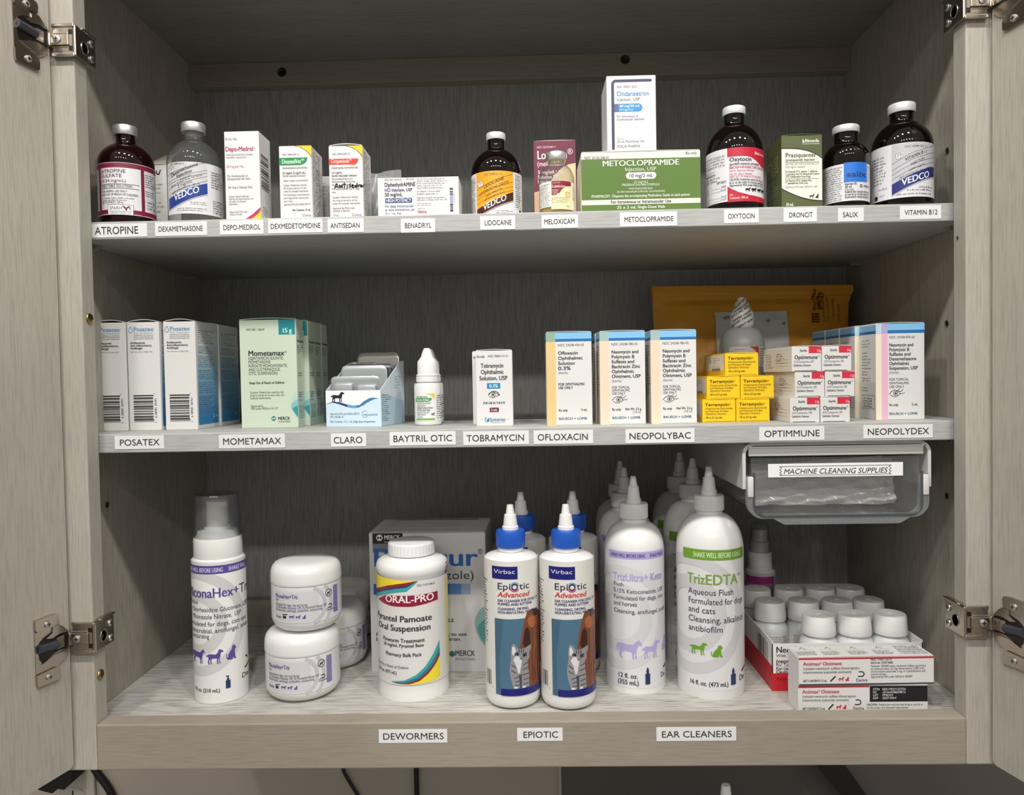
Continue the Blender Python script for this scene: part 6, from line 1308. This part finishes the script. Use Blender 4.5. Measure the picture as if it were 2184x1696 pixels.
# two flat ointment cartons in front of the tray
def d_ani(low):
    def f(s):
        rd = '#c5303c'; k = '#3f3f45'; x0 = 1703; y0 = 1400 if not low else 1400
        s.R(1703, y0, 1993 if not low else 1862, y0+4, rd, 1)
        s.T('Animax', 1712, 1748, 1416, 7.5, rd, b=1); s.T('®', 1748, 1752, 1413, 4, rd); s.T('Ointment', 1754, 1795, 1416, 7.5, rd, b=1)
        s.T('(nystatin-neomycin sulfate-thiostrepton-', 1712, 1834, 1425, 5.5, k); s.T('triamcinolone acetonide ointment)', 1712, 1816, 1433, 5.5, k)
        s.T('NET CONTENTS 7.5 mL', 1712, 1763, 1451, 4.8, k, b=1); s.L([(1771, 1450), (1779, 1442), (1781, 1440)], 3, '#26302a'); s.SIL('dog', 1787, 1441, 1801, 1450, rd); s.SIL('cat', 1802, 1441, 1811, 1450, rd); dechra(s, 1829, 1446, .95)
        if not low:
            s.T('NDC 17033-122-75', 1857, 1902, 1407, 4.6, k, b=1); s.T('EACH mL CONTAINS:', 1857, 1905, 1414, 4.6, k, b=1)
            for i, tx in enumerate(('Nystatin 100,000 units, neomycin sulfate equivalent', 'to neomycin base 2.5 mg, thiostrepton 2,500 units,', 'triamcinolone acetonide 1 mg, in a polyethylene and', 'mineral oil base.')): s.T(tx, 1857, (1975, 1973, 1974, 1891)[i], 1421+i*5.8, 4.4, k)
            s.T('Approved by FDA under NADA # 140-847', 1857, 1946, 1444, 4.6, k); s.R(1703, 1455.5, 1993, 1458, '#1f2c4a', 2)
        else:
            s.R(1863, 1401, 1992, 1435, '#17171b', 2)
            for i, (a, e) in enumerate((('GTIN', '00317033122754'), ('SN', '10164428604812'), ('LOT', 'PM6323'), ('EXP', '2027-MAY'))): s.T(a, 1870, 1870+(15 if len(a) > 3 else 8 if len(a) < 3 else 12), 1410.5+i*6.3, 4.6, '#e6e6e6'); s.T(e, 1891, 1891+(52, 52, 24, 32)[i], 1410.5+i*6.3, 4.6, '#e6e6e6')
            s.T('CAUTION:', 1856, 1880, 1443, 4.4, k, b=1); s.T('Federal law restricts this drug to use by or', 1882, 1982, 1443, 4.4, k); s.T('on the order of a licensed veterinarian.', 1856, 1950, 1449.5, 4.4, k)
    return f
def d_ani_t(s):
    for i in range(4):
        x = 1706+i*56; s.G(x, x+44, 1386, 1396, 3, '#55555c', .2); s.L([(x+16, 1380), (x+22, 1376), (x+28, 1381)], 1, '#33333a'); s.L([(x, 1383), (x+44, 1383)], .6, '#77777c')
    s.G(1930, 1988, 1374, 1396, 5, '#66666c', .1)
Ya = .0268; ah = (at_y(1850, 1400, Ya).z-at_y(1850, 1459, Ya).z)*1.0
aw = (at_y(1993, 1430, Ya)-at_y(1703, 1430, Ya)).length; adp = .027
p = at_y(1841, 1490, Ya)
an0 = carton('ointment_carton', 'flat white and red carton with a black code panel, under its twin', 'box', (1703, 1460, 1979), Ya, adp, FL, {'front': ((1703, 1400, 1993, 1459), d_ani(True))}, h=ah, w=aw*.955, flap=.0003)
an1 = carton('ointment_carton', 'flat white and red carton lying on top of its twin at front right', 'box', (1703, 1400, 1993), Ya-.001, adp, FL+ah+.0009, {'front': ((1703, 1400, 1993, 1459), d_ani(False)), 'top': ((1703, 1372, 1993, 1400), d_ani_t)}, h=ah, w=aw, rz=radians(.8), flap=.0003)
# ------------------------------------------------------------------ slim drawer hanging under the middle shelf
Yw = .03
dx0, dx1 = at_y(1584, 1040, Yw).x, at_y(1986, 1030, Yw).x; dw = dx1-dx0; zt = S2B-.0003
k_ = (at_y(1684, 1040, Yw)-at_y(1584, 1040, Yw)).length/100
dz = lambda px: -px*k_          # rows below the shelf underside
HOUSE = clear('milky_plastic', '#eeece8', '#e4e2dc', .82, .25, .9); CLR = clear('clear_plastic', '#fbfbfb', '#d4d7d8', .045, .05, .75); CLE = clear('clear_plastic_edge', '#f0f2f2', '#cfd3d5', .2, .06, .55)
t = thing('hanging_drawer', 'slim clear drawer fixed under the middle shelf with a long white label', 'drawer', ((dx0+dx1)/2, Yw, zt))
DEP = .235
b = MB(); o_ = []; rad = 26*k_
def uframe(w, zb, r, n=8):
    return [(-w/2, zb)]+[(-w/2+r-r*cos(radians(90*i/n)), -r+r*sin(radians(90*i/n))) for i in range(n+1)]+[(w/2-r+r*sin(radians(90*i/n)), -r+r*cos(radians(90*i/n))) for i in range(n+1)]+[(w/2, zb)]
zb = dz(100); ou = uframe(dw, zb, rad); inn = uframe(dw-14*k_, zb, rad-7*k_); inn = [(x, z-(7*k_ if i not in (0, len(inn)-1) else 0)) for i, (x, z) in enumerate(inn)]
n = len(ou); vs = []; fs = []
for y in (0, DEP): vs += [(x, y, z) for x, z in ou]+[(x, y, z) for x, z in inn]
for i in range(n-1):
    fs += [(i, i+1, 2*n+i+1, 2*n+i), (n+i+1, n+i, 3*n+i, 3*n+i+1), (i+1, i, n+i, n+i+1), (2*n+i, 2*n+i+1, 3*n+i+1, 3*n+i)]
fs += [(0, 2*n, 3*n, n), (n-1, 2*n-1, 4*n-1, 3*n-1)]
b.add(vs, fs, mat('#dcdad5', .3) if 0 else HOUSE)
b.box(-dw/2+14*k_, dw/2-14*k_, .001, .003, dz(30), dz(9), HOUSE, .0006)
b.box(-dw/2+9*k_, dw/2-9*k_, .0, .0016, dz(13), dz(9), HOUSE, .0004)
b.build('runner_housing', t)
# drawer body: rounded U front, side walls, floor
def ub(x0, x1, zt_, zb_, r, n=7):
    return [(x0, zt_)]+[(x0+r-r*cos(radians(90*i/n)), zb_+r-r*sin(radians(90*i/n))) for i in range(n+1)]+[(x1-r+r*sin(radians(90*i/n)), zb_+r-r*cos(radians(90*i/n))) for i in range(n+1)]+[(x1, zt_)]
A = ub(-dw/2+20*k_, dw/2-22*k_, dz(34), dz(157), 24*k_); B_ = ub(-dw/2+22*k_, dw/2-24*k_, dz(34), dz(155), 23*k_)
b = MB()
for ol, yA in ((A, None),):
    n = len(A); vs = []
    for y in (.004, DEP-.01): vs += [(x, y, z) for x, z in A]+[(x, y, z) for x, z in B_]
    fs = []
    for i in range(n-1): fs += [(i+1, i, 2*n+i, 2*n+i+1), (n+i, n+i+1, 3*n+i+1, 3*n+i), (i, i+1, n+i+1, n+i), (2*n+i+1, 2*n+i, 3*n+i, 3*n+i+1)]
    fs += [(2*n, 0, n, 3*n), (n-1, 3*n-1, 4*n-1, 2*n-1)]
    b.add(vs, fs, CLR)
b.prism(A, .0025, .0042, CLR); b.build('drawer_body', t)
b = MB()   # thick clear front rim
O2 = ub(-dw/2+7*k_, dw/2-9*k_, dz(72), dz(163), 34*k_, 9); I2 = ub(-dw/2+24*k_, dw/2-27*k_, dz(72), dz(155), 22*k_, 9); n = len(O2); vs = []
for y in (-.004, .0024): vs += [(x, y, z) for x, z in O2]+[(x, y, z) for x, z in I2]
fs = []
for i in range(n-1): fs += [(i+1, i, 2*n+i, 2*n+i+1), (n+i, n+i+1, 3*n+i+1, 3*n+i), (i, i+1, n+i+1, n+i), (2*n+i+1, 2*n+i, 3*n+i, 3*n+i+1)]
fs += [(2*n, 0, n, 3*n), (n-1, 3*n-1, 4*n-1, 2*n-1)]
b.add(vs, fs, CLE); b.build('front_rim', t)
b = MB(); g = mat('#4a4d52', .3)
b.tube([(x, -.0042, z) for x, z in ub(-dw/2+21*k_, dw/2-25*k_, dz(64), dz(157), 24*k_, 9)], .0011, g, 8); b.build('dark_seal', t)
b = MB()
for sx in (-1, 1):
    xx = -dw/2+8*k_ if sx < 0 else dw/2-23*k_; b.box(xx, xx+13*k_, -.0052, .002, dz(116), dz(72), mat('#d5d4d1', .3), .001, seg=2)
b.build('latch_block', t)
b = MB(); x0h, x1h = -dw/2+62*k_, dw/2-52*k_
pts = [(x0h, dz(163)), (x0h+18*k_, dz(173)), (x0h+24*k_, dz(175)), (x1h-24*k_, dz(175)), (x1h-18*k_, dz(173)), (x1h, dz(163))]
b.prism(pts, -.006, -.004, CLE); b.build('pull_lip', t)
b = MB(); lx0, lx1 = (1641-1785)*k_, (1928-1785)*k_; b.box(lx0, lx1, .0019, .0025, dz(76), dz(47), mat('#f3f2f0', .35))
b.box(lx0, lx1, -.0002, .0004, dz(76), dz(47), mat('#f3f2f0', .35)) if 0 else None
s = Sheet(b, lambda px: (px-1785)*k_, lambda py: dz(py-948), k_, lambda u, v, q_: (u, .0019-q_, v))
s.T('MACHINE CLEANING SUPPLIES', 1673, 1894, 1017, 11, '#33343a', it=.25)
fr_ = [(1665, 1001), (1903, 1001)]; s.L(fr_, 1, '#33343a'); s.L([(1665, 1020), (1903, 1020)], 1, '#33343a')
for x, sg in ((1665, 1), (1903, -1)): s.L([(x, 1001), (x+5*sg, 1004), (x, 1008), (x+5*sg, 1011), (x, 1014), (x+5*sg, 1017), (x, 1020)], 1, '#33343a')
b.build('long_label', t, smooth=False)
# bag of supplies inside the drawer
b = MB(); W0, W1 = -dw/2+42*k_, dw/2-44*k_
X0 = t.location.x
def bagf(sd, y0, zt_, zb_, amp):
    rd = random.Random(sd); ph = [rd.uniform(0, 6) for _ in range(9)]
    def f(u, v):
        fold = abs(((u*4.7+v*2.1+ph[0]) % 1)-.5)*.9+abs(((u*2.3-v*3.7+ph[1]) % 1)-.5)*.8
        return (W0+(W1-W0)*u, y0+amp*(fold-.6)+.006*v, zb_+(zt_-zb_)*v*(1-.12*sin(3*u+ph[2])))
    return f
SB = clear('soft_bag_film', '#f6f6f4', '#f0eeea', .55, .12, .8)
b.grid(bagf(4, .03, dz(56), dz(147), .012), 90, 44, SB); b.grid(bagf(9, .05, dz(52), dz(147), .012), 90, 44, SB)
bag = b.build('supply_bag', None, ang=25); bag.location = t.location; tag(bag, 'crumpled clear bag of supplies inside the hanging drawer', 'bag')
b = MB(); b.lathe([(0, 0), (.008, 0), (.0085, .001), (.0085, .05), (0, .05)], mat('#cfc9a0', .4), 20, M=Matrix.Translation((W0+.03, .062, dz(152)+.0095)) @ Matrix.Rotation(pi/2, 4, 'Y'))
o = b.build('supply_tube', None); o.location = t.location; tag(o, 'pale yellow tube lying at the left inside the hanging drawer', 'tube')
b = MB(); b.box(-.03, .055, .075, .12, dz(152)+.0005, dz(125), mat('#cdb9b0', .5), .002); o = b.build('supply_packet', None); o.location = t.location; tag(o, 'pinkish packet lying in the middle of the hanging drawer', 'packet')
